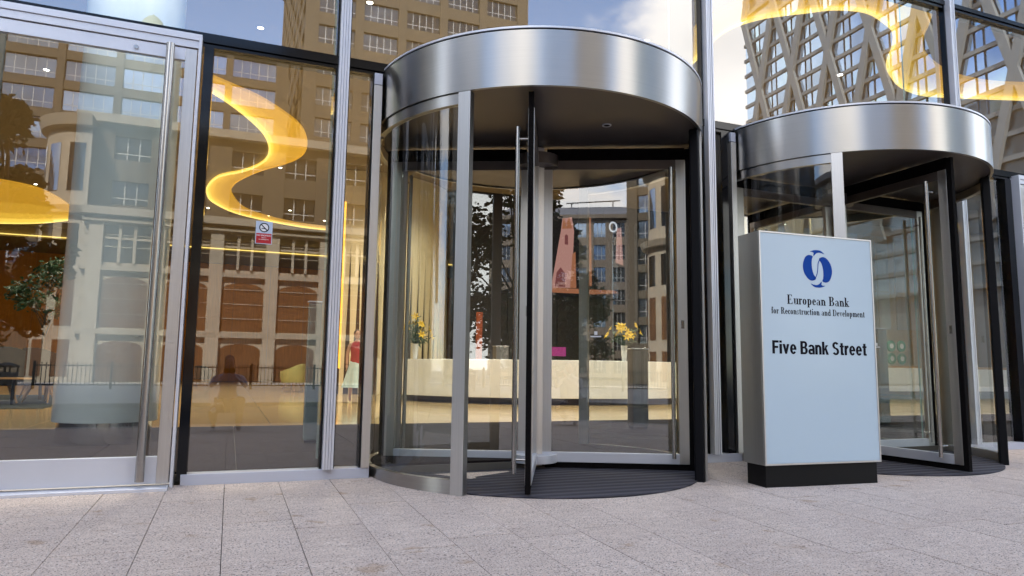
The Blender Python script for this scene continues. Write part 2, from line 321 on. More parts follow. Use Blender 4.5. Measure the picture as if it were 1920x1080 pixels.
def inst(name, me, parent, loc, rotz=0.0):
    o = bpy.data.objects.new(name, me); COL.objects.link(o); o.parent = parent; o.location = Vector(loc)-wloc(parent); o.rotation_euler = (0, 0, rotz); return o
def shared(mb, name, m, smooth=None):
    me = mb.mesh(name, Vector((0, 0, 0)), smooth); me.materials.append(m); return me

GS = 0.0214                        # the forecourt falls away from the facade
def gz(x, y): return GS*y if y < 0 else 0.0

# ------------------------------------------------------------------ ground, road, pavements
g = MB(); g.box(-600, 600, -900, -8.0, -1.2, -0.176); struct(g.build('ground', JOINT))
g = MB(); g.add([(-30, -8, GS*-8-0.055), (40, -8, GS*-8-0.055), (40, 0.05, -0.055), (-30, 0.05, -0.055), (-30, -8, -0.6), (40, -8, -0.6), (40, 0.05, -0.6), (-30, 0.05, -0.6)],
    [(0, 1, 2, 3), (4, 7, 6, 5), (0, 4, 5, 1), (1, 5, 6, 2), (2, 6, 7, 3), (3, 7, 4, 0)])
fore = struct(g.build('forecourt', JOINT))
g = MB(); g.add([(-30, -8.2, GS*-8.2), (40, -8.2, GS*-8.2), (40, -4.96, GS*-4.96), (-30, -4.96, GS*-4.96)], [(0, 1, 2, 3)])
g.build('far_paving', GRAN, fore)
LENS = (0.80, 1.00, 1.20, 1.60)
SLAB = []
for Ln in LENS:
    m_ = MB(); w = 0.3880
    m_.hexa([(0.0, -Ln+0.0042, -0.05-GS*Ln), (w, -Ln+0.0042, -0.05-GS*Ln), (w, 0, -0.05), (0, 0, -0.05), (0.0, -Ln+0.0042, -GS*(Ln-0.0042)), (w, -Ln+0.0042, -GS*(Ln-0.0042)), (w, 0, 0), (0, 0, 0)])
    SLAB.append(shared(m_, 'paving_slab', GRAN))
rs = random.Random(3)
for i in range(-9, 29):
    x = 0.014+i*0.392; y = -0.005-rs.choice((0.0, 0.0))
    first = True
    if i in (0, 1): seq = ((0, 1, 3, 2) if i == 1 else (0, 3, 1, 2))
    while y > -4.9:
        k = rs.randrange(4)
        Ln = LENS[k]
        if first:
            y0 = {0: -0.59, 1: -0.83}.get(i, -rs.uniform(0.25, 1.3)); first = False
            m_ = MB(); w = 0.3880; Ln = -y0
            m_.hexa([(0, -Ln+0.0042, -0.05-GS*Ln), (w, -Ln+0.0042, -0.05-GS*Ln), (w, 0, -0.05), (0, 0, -0.05), (0, -Ln+0.0042, -GS*(Ln-0.0042)), (w, -Ln+0.0042, -GS*(Ln-0.0042)), (w, 0, 0), (0, 0, 0)])
            inst('paving_slab', shared(m_, 'paving_slab', GRAN), fore, (x, y, gz(0, y)+rs.uniform(-0.0012, 0.0012)))
        else:
            inst('paving_slab', SLAB[k], fore, (x, y, gz(0, y)+rs.uniform(-0.0012, 0.0012)))
        y -= Ln
g = MB(); g.box(-300, 300, -8.45, -8.2, -0.4, -0.172); struct(g.build('kerb', KERB))
g = MB(); g.box(-300, 300, -17.0, -8.45, -0.5, -0.168-0.12+0.0); struct(g.build('road', ASPH))
# the road lies in a trough cut below the far ground, so the ground sheet starts beyond it
bpy.data.objects['ground'].data.clear_geometry()
gm = MB(); gm.box(-900, 900, -1500, -17.0, -1.2, -0.60); gm.box(-900, 900, -17.0, 300, -1.3, -0.62)
_me = gm.mesh('ground'); bpy.data.objects['ground'].data = _me; _me.materials.append(ASPH)
g = MB(); g.box(-300, 300, -17.3, -17.0, -0.5, -0.165); struct(g.build('kerb', KERB))
g = MB(); g.box(-300, 300, -45.5, -17.3, -0.58, -0.17); struct(g.build('pavement', mat('pavement_stone', (0.42, 0.39, 0.36), 0.85, var=0.15, scale=0.8)))

# ------------------------------------------------------------------ the bank building and its facade
BK = thing('bank_building', 'glass fronted bank building with dark transoms and ribbed silver mullions', 'building', (0, 0, 0))
def part(name, m, parent, *boxes, bev=0.0):
    b = MB()
    for q in boxes: b.box(*q)
    return b.build(name, m, parent, bev=bev)
def pane(x0, x1, z0, z1, m=None, parent=BK): return part('glass_pane', m or GLASSF, parent, (x0, x1, 0.030, 0.046, z0, z1))
D1, D2, DY, DR = 2.69, 6.51, 0.15, 1.57
MOD = 3.82
mull = [0.775+MOD*k for k in range(-4, 8)]
# sills
for a, b, zb in ((-0.30, 1.115, -0.03), (4.27, 4.93, -0.03), (8.09, 9.42, -0.03)): part('sill', ALUP, BK, (a, b, -0.045, 0.10, zb, 0.080), bev=0.003)
# transoms
part('transom', BLACKF, BK, (-16, 32, -0.012, 0.14, 3.470, 3.500), (-16, 32, -0.030, 0.14, 3.502, 3.580))
part('transom', BLACKF, BK, (-16, 32, -0.012, 0.14, 5.640, 5.680), (-16, 32, -0.030, 0.14, 5.682, 5.735))
part('transom', BLACKF, BK, (-16, 32, -0.030, 0.30, 8.40, 8.60))
# ribbed mullions
for k, x in enumerate(mull):
    if x < -3.5 or x > 13: continue
    b = MB(); zb = 0.081 if -0.2 < x < 9.3 else 3.581
    for j in range(4): b.box(x-0.043+j*0.0225, x-0.043+j*0.0225+0.017, -0.090 - (0.004 if j in (0, 3) else 0), -0.075, zb, 8.40)
    b.box(x-0.043, x+0.043, -0.077, 0.028, zb, 8.40)
    b.build('mullion', ALU, BK, bev=0.0015)
    part('mullion_gasket', BLACKF, BK, (x-0.062, x-0.0445, -0.02, 0.05, zb, 8.40), (x+0.0445, x+0.058, -0.02, 0.05, zb, 8.40))
    f = MB(); f.box(x-0.012, x+0.012, 0.15, 0.66, zb, 7.45); f.build('glass_fin', GLASSFIN, BK)
    f = MB(); f.box(x-0.012, x+0.012, 0.661, 0.664, zb, 7.45); f.build('glass_fin_edge', FINEDGE, BK)
# ground-floor panes and dark edge frames
for a, b in ((-0.256, 0.713), (0.834, 1.028), (4.345, 4.457), (4.579, 4.765), (8.165, 8.277), (8.399, 9.30)): pane(a, b, 0.081, 3.469)
for a, b in ((-0.33, -0.258), (1.029, 1.0425), (4.766, 4.805), (9.302, 9.42)): part('edge_frame', BLACKF, BK, (a, b, -0.028, 0.12, 0.03, 3.469))
for a, b in ((1.043, 1.112), (4.272, 4.340), (4.868, 4.932), (8.092, 8.16)): part('jamb', STEELV, BK, (a, b, -0.060, 0.15, 0.081, 3.36), bev=0.002)
for a, b in ((1.043, 1.112), (4.868, 4.932)): part('jamb_cap', ALUP, BK, (a, b, -0.058, 0.14, 3.367, 3.4695), bev=0.002)
part('edge_frame', BLACKF, BK, (4.806, 4.867, -0.028, 0.12, 0.081, 3.469))
# upper panes
for z0, z1 in ((3.581, 5.639), (5.736, 8.39)):
    for k in range(len(mull)-1):
        if mull[k] < -8 or mull[k] > 14: continue
        pane(mull[k]+0.059, mull[k+1]-0.063, z0, z1, GLASSU)
for k in range(len(mull)-1):
    if mull[k+1] < -3.2 or mull[k] > 13: pane(mull[k]+0.059, mull[k+1]-0.063, 0.081, 3.469)
pane(-3.0, -2.92, 0.081, 3.469)
# swing doors
def swing_door(x1, wid, flip, name='swing_door'):
    """one leaf; x1 is the outer edge of the frame on the handle side, flip = -1 when the leaf lies left of it"""
    X = lambda a, b: (min(x1+flip*a, x1+flip*b), max(x1+flip*a, x1+flip*b))
    y0, y1 = -0.105, -0.055
    b = MB(); b.box(*X(0, 0.022), -0.125, 0.03, 0.0, 3.515); b.box(*X(0.0225, wid), -0.125, 0.03, 3.462, 3.515); b.box(*X(0.0225, wid), -0.115, 0.03, 3.400, 3.4605)
    d = b.build(name, ALU, BK, bev=0.002)
    part('stile', STEELV, d, (*X(0.030, 0.115), y0, y1, 0.030, 3.392), bev=0.002)
    part('top_rail', ALU, d, (*X(0.1152, wid), y0, y1, 3.292, 3.392), bev=0.002)
    part('bottom_rail', ALU, d, (*X(0.1152, wid), y0, y1, 0.032, 0.228), bev=0.002)
    part('glass', GLASSF, d, (*X(0.1155, wid), -0.086, -0.074, 0.2285, 3.2915))
    part('threshold', ALU, d, (*X(0.026, wid), -0.235, 0.03, -0.03, 0.018), bev=0.004)
    h = MB(); hx = x1+flip*0.215; h.tube([(hx, -0.185, 0.06), (hx, -0.185, 3.375)], 0.031, 20); hd = h.build('pull_handle', TUBE, d, smooth=40)
    for z in (0.30, 1.75, 3.20):
        h = MB(); h.tube([(hx, -0.16, z), (hx, -0.10, z)], 0.012, 10); h.build('handle_bracket', TUBE, d, smooth=40)
    h = MB(); lx = x1+flip*0.46; h.tube([(lx, -0.106, 3.335), (lx, -0.115, 3.335)], 0.017, 16); h.build('lock_cylinder', TUBE, d, smooth=40)
    return d
swing_door(-0.345, 1.35, -1)['label'] = 'tall glass door leaf beside the no smoking sticker'
swing_door(9.43, 1.35, 1)['label'] = 'glass door leaf beyond the far revolving door'
part('edge_frame', BLACKF, BK, (-1.78, -1.70, -0.03, 0.12, 0.0, 3.469)); part('edge_frame', BLACKF, BK, (10.79, 10.87, -0.03, 0.12, 0.0, 3.469))
pane(-2.98, -1.79, 0.081, 3.469); pane(10.88, 12.1, 0.081, 3.469)
# unseen tower over the lobby, sized to shade the forecourt: floor bands and dark glass
part('unseen_tower_wall', mat('tower_spandrel', (0.30, 0.32, 0.34), 0.4, 0.4), BK, (-75, 62, 0.06, 42, 8.605, 47))
for k in range(9): part('tower_window_band', WINB, BK, (-74.5, 61.5, -0.02, 0.055, 10.2+k*3.9, 12.7+k*3.9))

# ------------------------------------------------------------------ lobby shell
lf = MB(); lf.box(-14, 32, 0.11, 38.5, -0.5, 0.060); lf = struct(lf.build('lobby_floor', mat('floor_joint', (0.10, 0.085, 0.07), 0.8)))
tl = shared(MB().box(0, 1.192, 0, 1.112, -0.018, 0.020), 'floor_tile', LOBM)
for i in range(-9, 20):
    for j in range(4): inst('floor_tile', tl, lf, (i*1.2+0.1, 0.14+j*1.12, 0.06))
tl = shared(MB().box(0, 2.990, 0, 2.990, -0.018, 0.020), 'floor_slab', LOBF)
for i in range(-4, 10):
    for j in range(11): inst('floor_slab', tl, lf, (i*3.0+0.6, 4.625+j*3.0, 0.06))
CZ = 7.5
lc = MB(); lc.box(-14, 32, 0.16, 33.5, CZ, CZ+0.4); lc.box(-14, 32, 33.5, 38.5, 6.95, 7.15); lc.box(-14, 32, 33.4, 33.5, 6.95, 7.5); struct(lc.build('lobby_ceiling', CEIL))
g = MB(); g.box(-14, 32, 33.30, 33.39, 7.02, 7.06); tag(g.build('cove_light', GOLDC), 'thin gold light line along the bulkhead at the back of the lobby', 'light')
for n_, bx in (('lobby_wall', (-14.3, -14, 0.2, 38.5, 0, 8.4)), ('lobby_wall', (32, 32.3, 0.2, 38.5, 0, 8.4)), ('lobby_wall', (-14.3, 32.3, 38.5, 38.8, 0, 8.4))):
    g = MB(); g.box(*bx); o = struct(g.build(n_, CEIL))
pw = shared(MB().box(0, 1.985, -0.04, 0, 0, 6.84), 'wood_panel', WOOD)
for i in range(17): inst('wood_panel', pw, o, (-14+i*2.0, 38.49, 0.09))
pw2 = shared(MB().box(-0.04, 0, 0, 1.985, 0, 7.3), 'wood_panel', WOOD)
lw = [q for q in bpy.data.objects if q.name == 'lobby_wall'][0]
for i in range(15): inst('wood_panel', pw2, lw, (-13.95, 8.0+i*2.0, 0.09))

# ------------------------------------------------------------------ ceiling ribbons
LA = [(-0.55, 6.98), (-0.2, 7.26), (0.28, 7.68), (0.81, 8.41), (1.16, 9.11), (1.35, 10.1), (1.34, 11.05), (1.07, 11.88), (0.48, 12.91), (0.05, 13.93), (-0.19, 14.82), (-0.22, 15.81), (0.1, 17.5), (0.7, 18.48), (1.79, 19.36), (3.02, 19.69)]
LB = [(-0.57, 7.69), (-0.29, 8.13), (0.07, 8.84), (0.41, 9.73), (0.57, 10.65), (0.57, 11.53), (0.4, 12.33), (0.03, 13.11), (-0.55, 13.92), (-0.85, 15.12), (-0.89, 16.11), (-0.75, 17.12), (-0.13, 18.43), (0.91, 19.29), (2.11, 19.91), (3.07, 20.08)]
RA = [(6.12, 2.24), (6.1, 1.8), (6.2, 1.39), (6.36, 1.12), (6.55, 0.89), (6.95, 0.68), (7.42, 0.53), (7.94, 0.45), (8.4, 0.45), (8.82, 0.51), (9.1, 0.74), (9.37, 1.04), (9.72, 1.33), (10.13, 1.55), (10.58, 1.71), (11.01, 1.82), (11.54, 1.85), (12.07, 1.79), (12.58, 1.63), (13.09, 1.43)]
RB = [(6.77, 3.14), (6.68, 2.76), (6.56, 2.24), (6.59, 1.87), (6.76, 1.57), (6.94, 1.39), (7.24, 1.16), (7.47, 0.98), (7.77, 0.87), (8.07, 0.85), (8.51, 0.97), (8.87, 1.13), (9.29, 1.51), (9.64, 1.9), (10.06, 2.2), (10.71, 2.52), (11.32, 2.62), (11.88, 2.49), (13.17, 2.07), (13.79, 1.84)]
def crom(L, m=5):
    out = []
    for i in range(len(L)-1):
        p = [Vector(L[max(0, min(len(L)-1, i+k))]) for k in (-1, 0, 1, 2)]
        for j in range(m):
            t = j/m; out.append(0.5*((2*p[1])+(p[2]-p[0])*t+(2*p[0]-5*p[1]+4*p[2]-p[3])*t*t+(3*p[1]-p[0]-3*p[2]+p[3])*t**3))
    return out+[Vector(L[-1])]
KS = (CZ-0.887)/(6.0-0.887)
def ribbon(A, B, label):
    sc = lambda v: Vector((v.x*KS, -6+(v.y+6)*KS))
    A = [sc(v) for v in crom(A)]; B = [sc(v) for v in crom(B)]; n = len(A)
    root = thing('ceiling_ribbon', label, 'ceiling light', (A[0].x, A[0].y, CZ), 'gold wave shaped ceiling ribbons')
    for f0, f1, m_ in ((0.0, 0.45, GOLD), (0.45, 0.72, GOLD2), (0.72, 0.88, GOLD3), (0.88, 1.0, GOLD4)):  # bands brighten towards the LED edge, a painted glow gradient
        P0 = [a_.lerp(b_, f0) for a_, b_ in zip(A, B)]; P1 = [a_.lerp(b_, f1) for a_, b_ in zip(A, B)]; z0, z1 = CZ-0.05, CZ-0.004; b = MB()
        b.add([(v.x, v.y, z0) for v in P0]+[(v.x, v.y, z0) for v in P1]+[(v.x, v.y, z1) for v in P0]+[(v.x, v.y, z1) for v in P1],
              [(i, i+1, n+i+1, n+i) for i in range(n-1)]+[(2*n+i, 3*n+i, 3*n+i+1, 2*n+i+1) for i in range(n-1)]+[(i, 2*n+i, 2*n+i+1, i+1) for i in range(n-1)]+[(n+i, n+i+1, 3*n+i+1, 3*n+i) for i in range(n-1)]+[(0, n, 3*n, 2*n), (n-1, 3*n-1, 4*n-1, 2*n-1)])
        b.build('ribbon_glow_band', m_, root, smooth=40)
    b = MB(); b.tube([(v.x, v.y, CZ-0.085) for v in B], 0.030, 6); b.build('edge_light', GOLDL, root, smooth=60)
    b = MB(); b.tube([(v.x, v.y, CZ-0.06) for v in A], 0.018, 6); b.build('edge_trim', GOLD, root, smooth=60)
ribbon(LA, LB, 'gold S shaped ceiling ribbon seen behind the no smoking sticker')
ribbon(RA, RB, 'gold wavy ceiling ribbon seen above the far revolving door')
# a further gold sweep on the other side of the white column
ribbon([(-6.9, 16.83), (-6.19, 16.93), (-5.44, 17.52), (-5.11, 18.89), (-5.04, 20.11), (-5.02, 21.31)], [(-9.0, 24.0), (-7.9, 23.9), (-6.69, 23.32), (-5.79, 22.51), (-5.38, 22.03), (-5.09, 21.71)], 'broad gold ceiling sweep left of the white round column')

# ------------------------------------------------------------------ downlights, some added as fill
DL = [(5.6, 8.6), (8.0, 7.6), (10.6, 8.0), (4.6, 14.6), (6.4, 14.9), (-1.78, 2.0), (-0.66, 2.0), (-1.22, 1.85), (-8.0, 10.0), (-9.5, 18.0), (-11.5, 13.5), (-7.0, 24.0), (-11.5, 22.0), (0.2, 8.0), (2.0, 6.2), (3.4, 9.5), (0.4, 13.5), (2.6, 14), (1.2, 18), (4, 18), (-0.6, 21), (2.0, 24.5), (-3.5, 8), (-4.2, 12), (-3.0, 16), (7.4, 5.5), (9.6, 6.8), (12.2, 5.2), (14.6, 7.2), (17.5, 6.0), (20.5, 8.5), (8.5, 11), (11.5, 12.4), (6.0, 13.0), (14.5, 12), (18.5, 13), (23, 12), (-1.2, 25.5), (1.2, 26), (3.6, 26), (6, 25)]  # leading entries are added lamps lifting desk, drum, column and left wall
dl_ring = shared(MB().arc(0, 0, 0.055, 0.075, 0, 360, -0.012, 0.004, 20), 'trim_ring', ALU, 40); dl_lens = shared(MB().disc(0, 0, 0.054, -0.008, -0.002, 16), 'lens', LAMP)
for k, (x, y) in enumerate(DL):
    t = thing('downlight', 'small round recessed downlight in the lobby ceiling, some of them added fill', 'downlight', (x, y, CZ), 'recessed downlights in the lobby ceiling')
    inst('trim_ring', dl_ring, t, (x, y, CZ)); inst('lens', dl_lens, t, (x, y, CZ))
    ld = bpy.data.lights.new('downlight_and_fill_lamp', 'SPOT'); ld.energy = 100 if y > 2.2 else 260; ld.color = (1.0, 0.89, 0.74); ld.spot_size = R(130 if y > 2.2 else 42); ld.spot_blend = 0.7; ld.shadow_soft_size = 0.08  # narrow strong spots near the facade are added to brighten the column
    lo = bpy.data.objects.new('downlight_and_fill_lamp', ld); COL.objects.link(lo); lo.parent = t; lo.location = (0, 0, -0.05)

# ------------------------------------------------------------------ revolving doors
def revolving_door(cx, a0, label):
    T = thing('revolving_door', label, 'revolving door', (cx, DY, 0), 'steel drum revolving doors of the entrance')
    Rc = DR
    b = MB(); b.arc(cx, DY, Rc-0.03, Rc, 0, 360, 3.052, 3.500, 128); b.build('canopy', STEEL, T, smooth=30)
    b = MB(); b.arc(cx, DY, Rc-0.05, Rc-0.012, 0, 360, 3.500, 3.514, 96); b.build('canopy_shadow_gap', BLACKF, T, smooth=30)
    b = MB(); b.arc(cx, DY, Rc-0.05, Rc+0.004, 0, 360, 3.514, 3.530, 96); b.disc(cx, DY, Rc-0.06, 3.49, 3.526, 64); b.build('canopy_cap', ALU, T, smooth=30)
    b = MB(); b.disc(cx, DY, Rc-0.031, 3.066, 3.10, 64); b.build('soffit', SOFFIT, T)
    for (dx, dy) in ((0.30, -0.85), (-0.75, 0.55)):
        b = MB(); b.arc(cx+dx, DY+dy, 0.028, 0.042, 0, 360, 3.058, 3.0655, 20); dlr = b.build('soffit_downlight', ALUP, T, smooth=40)
        b = MB(); b.disc(cx+dx, DY+dy, 0.0275, 3.060, 3.065, 16); b.build('lens', BLACKM, dlr)
    # drum walls: curved glass, head rails, base rails, posts
    for s0, s1 in ((-89, -46.8), (46.8, 89), (91, 133), (-133, -91)):
        b = MB(); b.arc(cx, DY, 1.522, 1.534, s0, s1, 0.085, 2.958, 28); b.build('curved_glass', GLASSD, T, smooth=30)
        b = MB(); b.arc(cx, DY, 1.505, 1.556, s0, s1, 2.958, 3.044, 28); b.build('head_rail', STEEL, T, smooth=30)
        b = MB(); b.arc(cx, DY, 1.505, 1.556, s0, s1, -0.045, 0.085, 28); b.build('base_rail', STEEL, T, smooth=30)
    for a, w, m_ in ((-45, 0.052, STEELV), (-135, 0.052, STEELV), (135, 0.052, STEELV)):
        t = R(a); u = (math.cos(t), math.sin(t)); n = (math.sin(t), -math.cos(t))
        b = MB(); b.obox((cx, DY, 0), u, n, -w, w, 1.497, 1.566, -0.05, 3.051); b.build('post', m_, T, bev=0.002)
    t = R(45); u = (math.cos(t), math.sin(t)); n = (math.sin(t), -math.cos(t))
    b = MB(); b.obox((cx, DY, 0), u, n, -0.052, 0.026, 1.470, 1.552, -0.05, 3.051); b.build('safety_edge', BLACKM, T, bev=0.012)
    b = MB(); b.obox((cx, DY, 0), u, n, 0.027, 0.062, 1.497, 1.566, -0.05, 3.051); b.build('post', STEELV, T, bev=0.002)
    b = MB(); b.disc(cx, DY, 1.496, 0.002, 0.010, 96, zf=lambda x, y: gz(x, y)); b.build('entrance_mat', MATM, T)
    b = MB(); b.box(cx-0.055, cx+0.055, DY-0.055, DY+0.055, 0.02, 3.06); sh = b.build('centre_shaft', STEELV, T, bev=0.003)
    sh.rotation_euler = (0, 0, 0)
    b = MB(); b.disc(cx, DY, 0.21, 0.050, 0.125, 40); b.build('floor_hub', ALU, T, smooth=30, bev=0.003)
    b = MB(); b.disc(cx, DY, 0.21, 2.86, 2.97, 40); b.build('ceiling_hub', SOFFIT, T, smooth=30)
    # four wings
    for k in range(4):
        t = R(a0+90*k); u = (math.sin(t), -math.cos(t)); n = (math.cos(t), math.sin(t)); O = (cx, DY, 0)
        zb, zt = 0.055, 2.93
        b = MB()
        b.obox(O, u, n, 0.07, 0.155, -0.024, 0.024, zb+0.0905, zt-0.0905)       # inner stile
        b.obox(O, u, n, 1.335, 1.425, -0.024, 0.024, zb, zt)                    # outer stile
        w = b.build('wing', STEELV, T, bev=0.002)
        b = MB(); b.obox(O, u, n, 0.07, 1.3345, -0.025, 0.025, zb, zb+0.09); b.build('bottom_rail', ALU, w, bev=0.002)
        b = MB(); b.obox(O, u, n, 0.07, 1.3345, -0.025, 0.025, zt-0.09, zt); b.build('top_rail', SOFFIT, w, bev=0.002)
        b = MB(); b.obox(O, u, n, 0.156, 1.334, -0.006, 0.006, zb+0.0905, zt-0.0905); b.build('wing_glass', GLASSW, w)
        b = MB(); b.obox(O, u, n, 1.4255, 1.478, -0.020, 0.020, 0.0, 3.04); b.obox(O, u, n, 0.10, 1.425, -0.014, 0.014, 0.0, zb-0.001); b.obox(O, u, n, 0.10, 1.425, -0.014, 0.014, zt+0.001, 3.05)
        b.build('brush_seal', BRUSH, w)
        b = MB(); b.obox(O, u, n, 1.365, 1.395, -0.029, -0.0245, 1.30, 1.38); b.build('lock_plate', TUBE, w, bev=0.002)
        if k == 1:
            b = MB(); b.obox(O, u, n, 0.52, 0.62, -0.0085, -0.0065, 1.215, 1.227); b.obox(O, u, n, 0.555, 0.585, -0.0085, -0.0065, 1.236, 1.27); b.build('etched_mark', WHITEV, w)
        for sgn in (1,):
            hu, hn = 1.27, -0.115
            Pq = lambda a, c, z: (cx+u[0]*a+n[0]*c, DY+u[1]*a+n[1]*c, z)
            b = MB(); b.tube([Pq(hu, hn, 0.115), Pq(hu, hn, 2.83)], 0.019, 16)
            hd = b.build('pull_handle', TUBE, w, smooth=40)
            b = MB()
            for z in (0.22, 2.73): b.tube([Pq(hu, hn+0.012, z), Pq(hu, -0.0245, z)], 0.010, 10)
            b.build('handle_bracket', TUBE, w, smooth=40)
    return T
revolving_door(D1, -25.5, 'nearer revolving door with brushed steel drum canopy, left of the sign')
revolving_door(D2, 0.0, 'farther revolving door with brushed steel drum canopy, behind the sign')

# ------------------------------------------------------------------ totem sign
def totem():
    A = Vector((4.066, -1.362)); Bp = Vector((5.262, -1.428)); u = (Bp-A).normalized(); n = Vector((-u.y, u.x)); w = (Bp-A).length; dpt = 0.285; O = (A.x, A.y, 0)
    T = thing('totem_sign', 'free standing pale blue sign reading European Bank, Five Bank Street', 'sign', (A.x, A.y, -0.03))
    zb, zt = 0.150, 2.088
    b = MB(); b.obox(O, u, n, 0.0, w, 0.014, dpt, zb, zt); b.build('cabinet', STEELV, T, bev=0.004)
    b = MB(); e = 0.013
    b.obox(O, u, n, 0, e, 0.0, 0.0135, zb, zt); b.obox(O, u, n, w-e, w, 0, 0.0135, zb, zt); b.obox(O, u, n, e+0.0002, w-e-0.0002, 0.0, 0.0135, zb, zb+e); b.obox(O, u, n, e+0.0002, w-e-0.0002, 0, 0.0135, zt-e, zt)
    b.build('face_frame', STEELV, T, bev=0.001)
    b = MB(); b.obox(O, u, n, e+0.001, w-e-0.001, 0.004, 0.0138, zb+e+0.001, zt-e-0.001); b.build('face_panel', SIGNF, T)
    b = MB(); b.obox(O, u, n, 0.022, w-0.022, 0.03, dpt-0.02, -0.06, zb-0.001); b.build('plinth', mat('black_plinth', (0.0025, 0.0025, 0.003), 0.5, var=0.2, scale=30, spec=0.2), T, bev=0.003)
    # print, on the panel: local 2-D coordinates a (metres along the face), z (height)
    pl = lambda a, z: (A.x+u.x*a-n.x*-0.0, A.y+u.y*a)
    base = Vector((A.x, A.y, 0))+Vector((n.x, n.y, 0))*0.0037
    U3 = Vector((u.x, u.y, 0)); V3 = Vector((0, 0, 1))
    def flat(name, polys, m_, parent=T, t=0.0012):
        b = MB()
        for q in polys: b.prism(q, base, U3, V3, t)
        return b.build(name, m_, parent)
    # emblem: two lobes, two caps, an S line.  zoom units (3.856 px) -> metres
    k = 0.1625/110.0; c0 = (655, 329); ex, ez = 0.598, 1.795
    tr = lambda L: [(ex+(x-c0[0])*0.00141, ez-(y-c0[1])*0.00118) for x, y in L]
    rot = lambda L: [(1310-x, 658-y) for x, y in L]
    def smooth(L, m=6):
        n_ = len(L); out = []
        for i in range(n_):
            p = [Vector(L[(i+j) % n_]) for j in (-1, 0, 1, 2)]
            for j in range(m):
                q = j/m; v = 0.5*((2*p[1])+(p[2]-p[0])*q+(2*p[0]-5*p[1]+4*p[2]-p[3])*q*q+(3*p[1]-p[0]-3*p[2]+p[3])*q**3); out.append((v.x, v.y))
        return out
    lobe = smooth([(621, 238), (592, 231), (566, 248), (549, 290), (546, 330), (556, 370), (580, 405), (606, 419), (630, 413), (641, 399), (624, 370), (614, 330), (612, 290), (615, 260)])
    cap = smooth([(602, 206), (628, 194), (655, 190.5), (685, 195), (710, 217), (690, 211), (666, 209), (646, 218), (630, 236), (628, 226), (630, 214), (620, 207)], 4)
    sl = crom([(690, 243), (672, 262), (661, 290), (657, 329), (650, 366), (637, 396), (618, 415)], 5)
    nrm = []
    for i in range(len(sl)):
        d_ = sl[min(i+1, len(sl)-1)]-sl[max(i-1, 0)]; nrm.append(Vector((-d_.y, d_.x)).normalized()*2.6)
    ssh = [(p.x+q_.x, p.y+q_.y) for p, q_ in zip(sl, nrm)]+[(p.x-q_.x, p.y-q_.y) for p, q_ in reversed(list(zip(sl, nrm)))]
    flat('emblem', [tr(lobe), tr(rot(lobe)), tr(cap), tr(rot(cap)), tr(ssh)], LOGO)
    # serif lettering: each glyph is stems, hairlines, serifs and bowls, on a unit x-height/cap-height grid
    TH, HN, SF = 0.185, 0.06, 0.06
    def rect(x0, x1, y0, y1): return [(x0, y0), (x1, y0), (x1, y1), (x0, y1)]
    def ring(cx, cy_, rx, ry, tx, ty, a0=0, a1=360, n_=20):
        o = [(cx+rx*math.cos(R(a0+(a1-a0)*i/n_)), cy_+ry*math.sin(R(a0+(a1-a0)*i/n_))) for i in range(n_+1)]
        i_ = [(cx+(rx-tx)*math.cos(R(a0+(a1-a0)*i/n_)), cy_+(ry-ty)*math.sin(R(a0+(a1-a0)*i/n_))) for i in range(n_+1)]
        return [[o[j], o[j+1], i_[j+1], i_[j]] for j in range(n_)]
    X = 0.62   # x-height
    def stem(x, y0=0.0, y1=X, both=True, top=True, bot=True):
        q = [rect(x, x+TH, y0, y1)]
        if bot: q.append(rect(x-0.06, x+TH+0.06, y0, y0+SF))
        if top: q.append(rect(x-0.07, x+TH, y1-SF, y1))
        return q
    def glyph(c):
        if c == 'o': return 0.50, ring(0.25, X/2, 0.25, X/2+0.01, TH, HN)
        if c == 'e': return 0.46, ring(0.24, X/2, 0.24, X/2+0.01, TH, HN, 0, 320)+[rect(0.10, 0.46, X*0.5, X*0.5+HN)]
        if c == 'c': return 0.45, ring(0.25, X/2, 0.25, X/2+0.01, TH, HN, 45, 320)+[rect(0.33, 0.45, X*0.66, X*0.84)]
        if c == 'u': return 0.58, [rect(0.08, 0.08+TH, 0.12, X), rect(0.02, 0.1, X-SF, X), rect(0.40, 0.40+TH, 0, X), rect(0.33, 0.42, X-SF, X), rect(0.5, 0.62, 0, SF)]+ring(0.26, 0.14, 0.18, 0.15, 0.06, HN, 180, 340, 8)
        if c == 'n': return 0.60, stem(0.07)+stem(0.39, 0, X*0.72, top=False)+ring(0.35, X*0.68, 0.19, X*0.33, TH, HN, 0, 150, 8)
        if c == 'm': return 0.90, stem(0.07)+stem(0.38, 0, X*0.72, top=False)+stem(0.69, 0, X*0.72, top=False)+ring(0.34, X*0.68, 0.19, X*0.33, TH, HN, 0, 150, 8)+ring(0.65, X*0.68, 0.19, X*0.33, TH, HN, 0, 150, 8)
        if c == 'r': return 0.44, stem(0.07)+ring(0.34, X*0.72, 0.14, X*0.28, 0.06, HN, 60, 180, 6)+[rect(0.32, 0.44, X*0.74, X*0.95)]
        if c == 'i': return 0.30, stem(0.08)+[rect(0.08, 0.08+TH, 0.78, 0.93)]
        if c == 'l': return 0.30, stem(0.08, 0, 1.0)
        if c == 't': return 0.36, [rect(0.10, 0.10+TH, 0.08, 0.82), rect(0.0, 0.34, X-SF, X), rect(0.14, 0.36, 0, HN+0.02)]
        if c == 'f': return 0.36, stem(0.09, 0, 0.84, top=False)+[rect(0.0, 0.34, X-SF, X), rect(0.12, 0.32, 0.93, 1.0), rect(0.26, 0.39, 0.80, 0.96), rect(0.09, 0.2, 0.8, 0.95)]
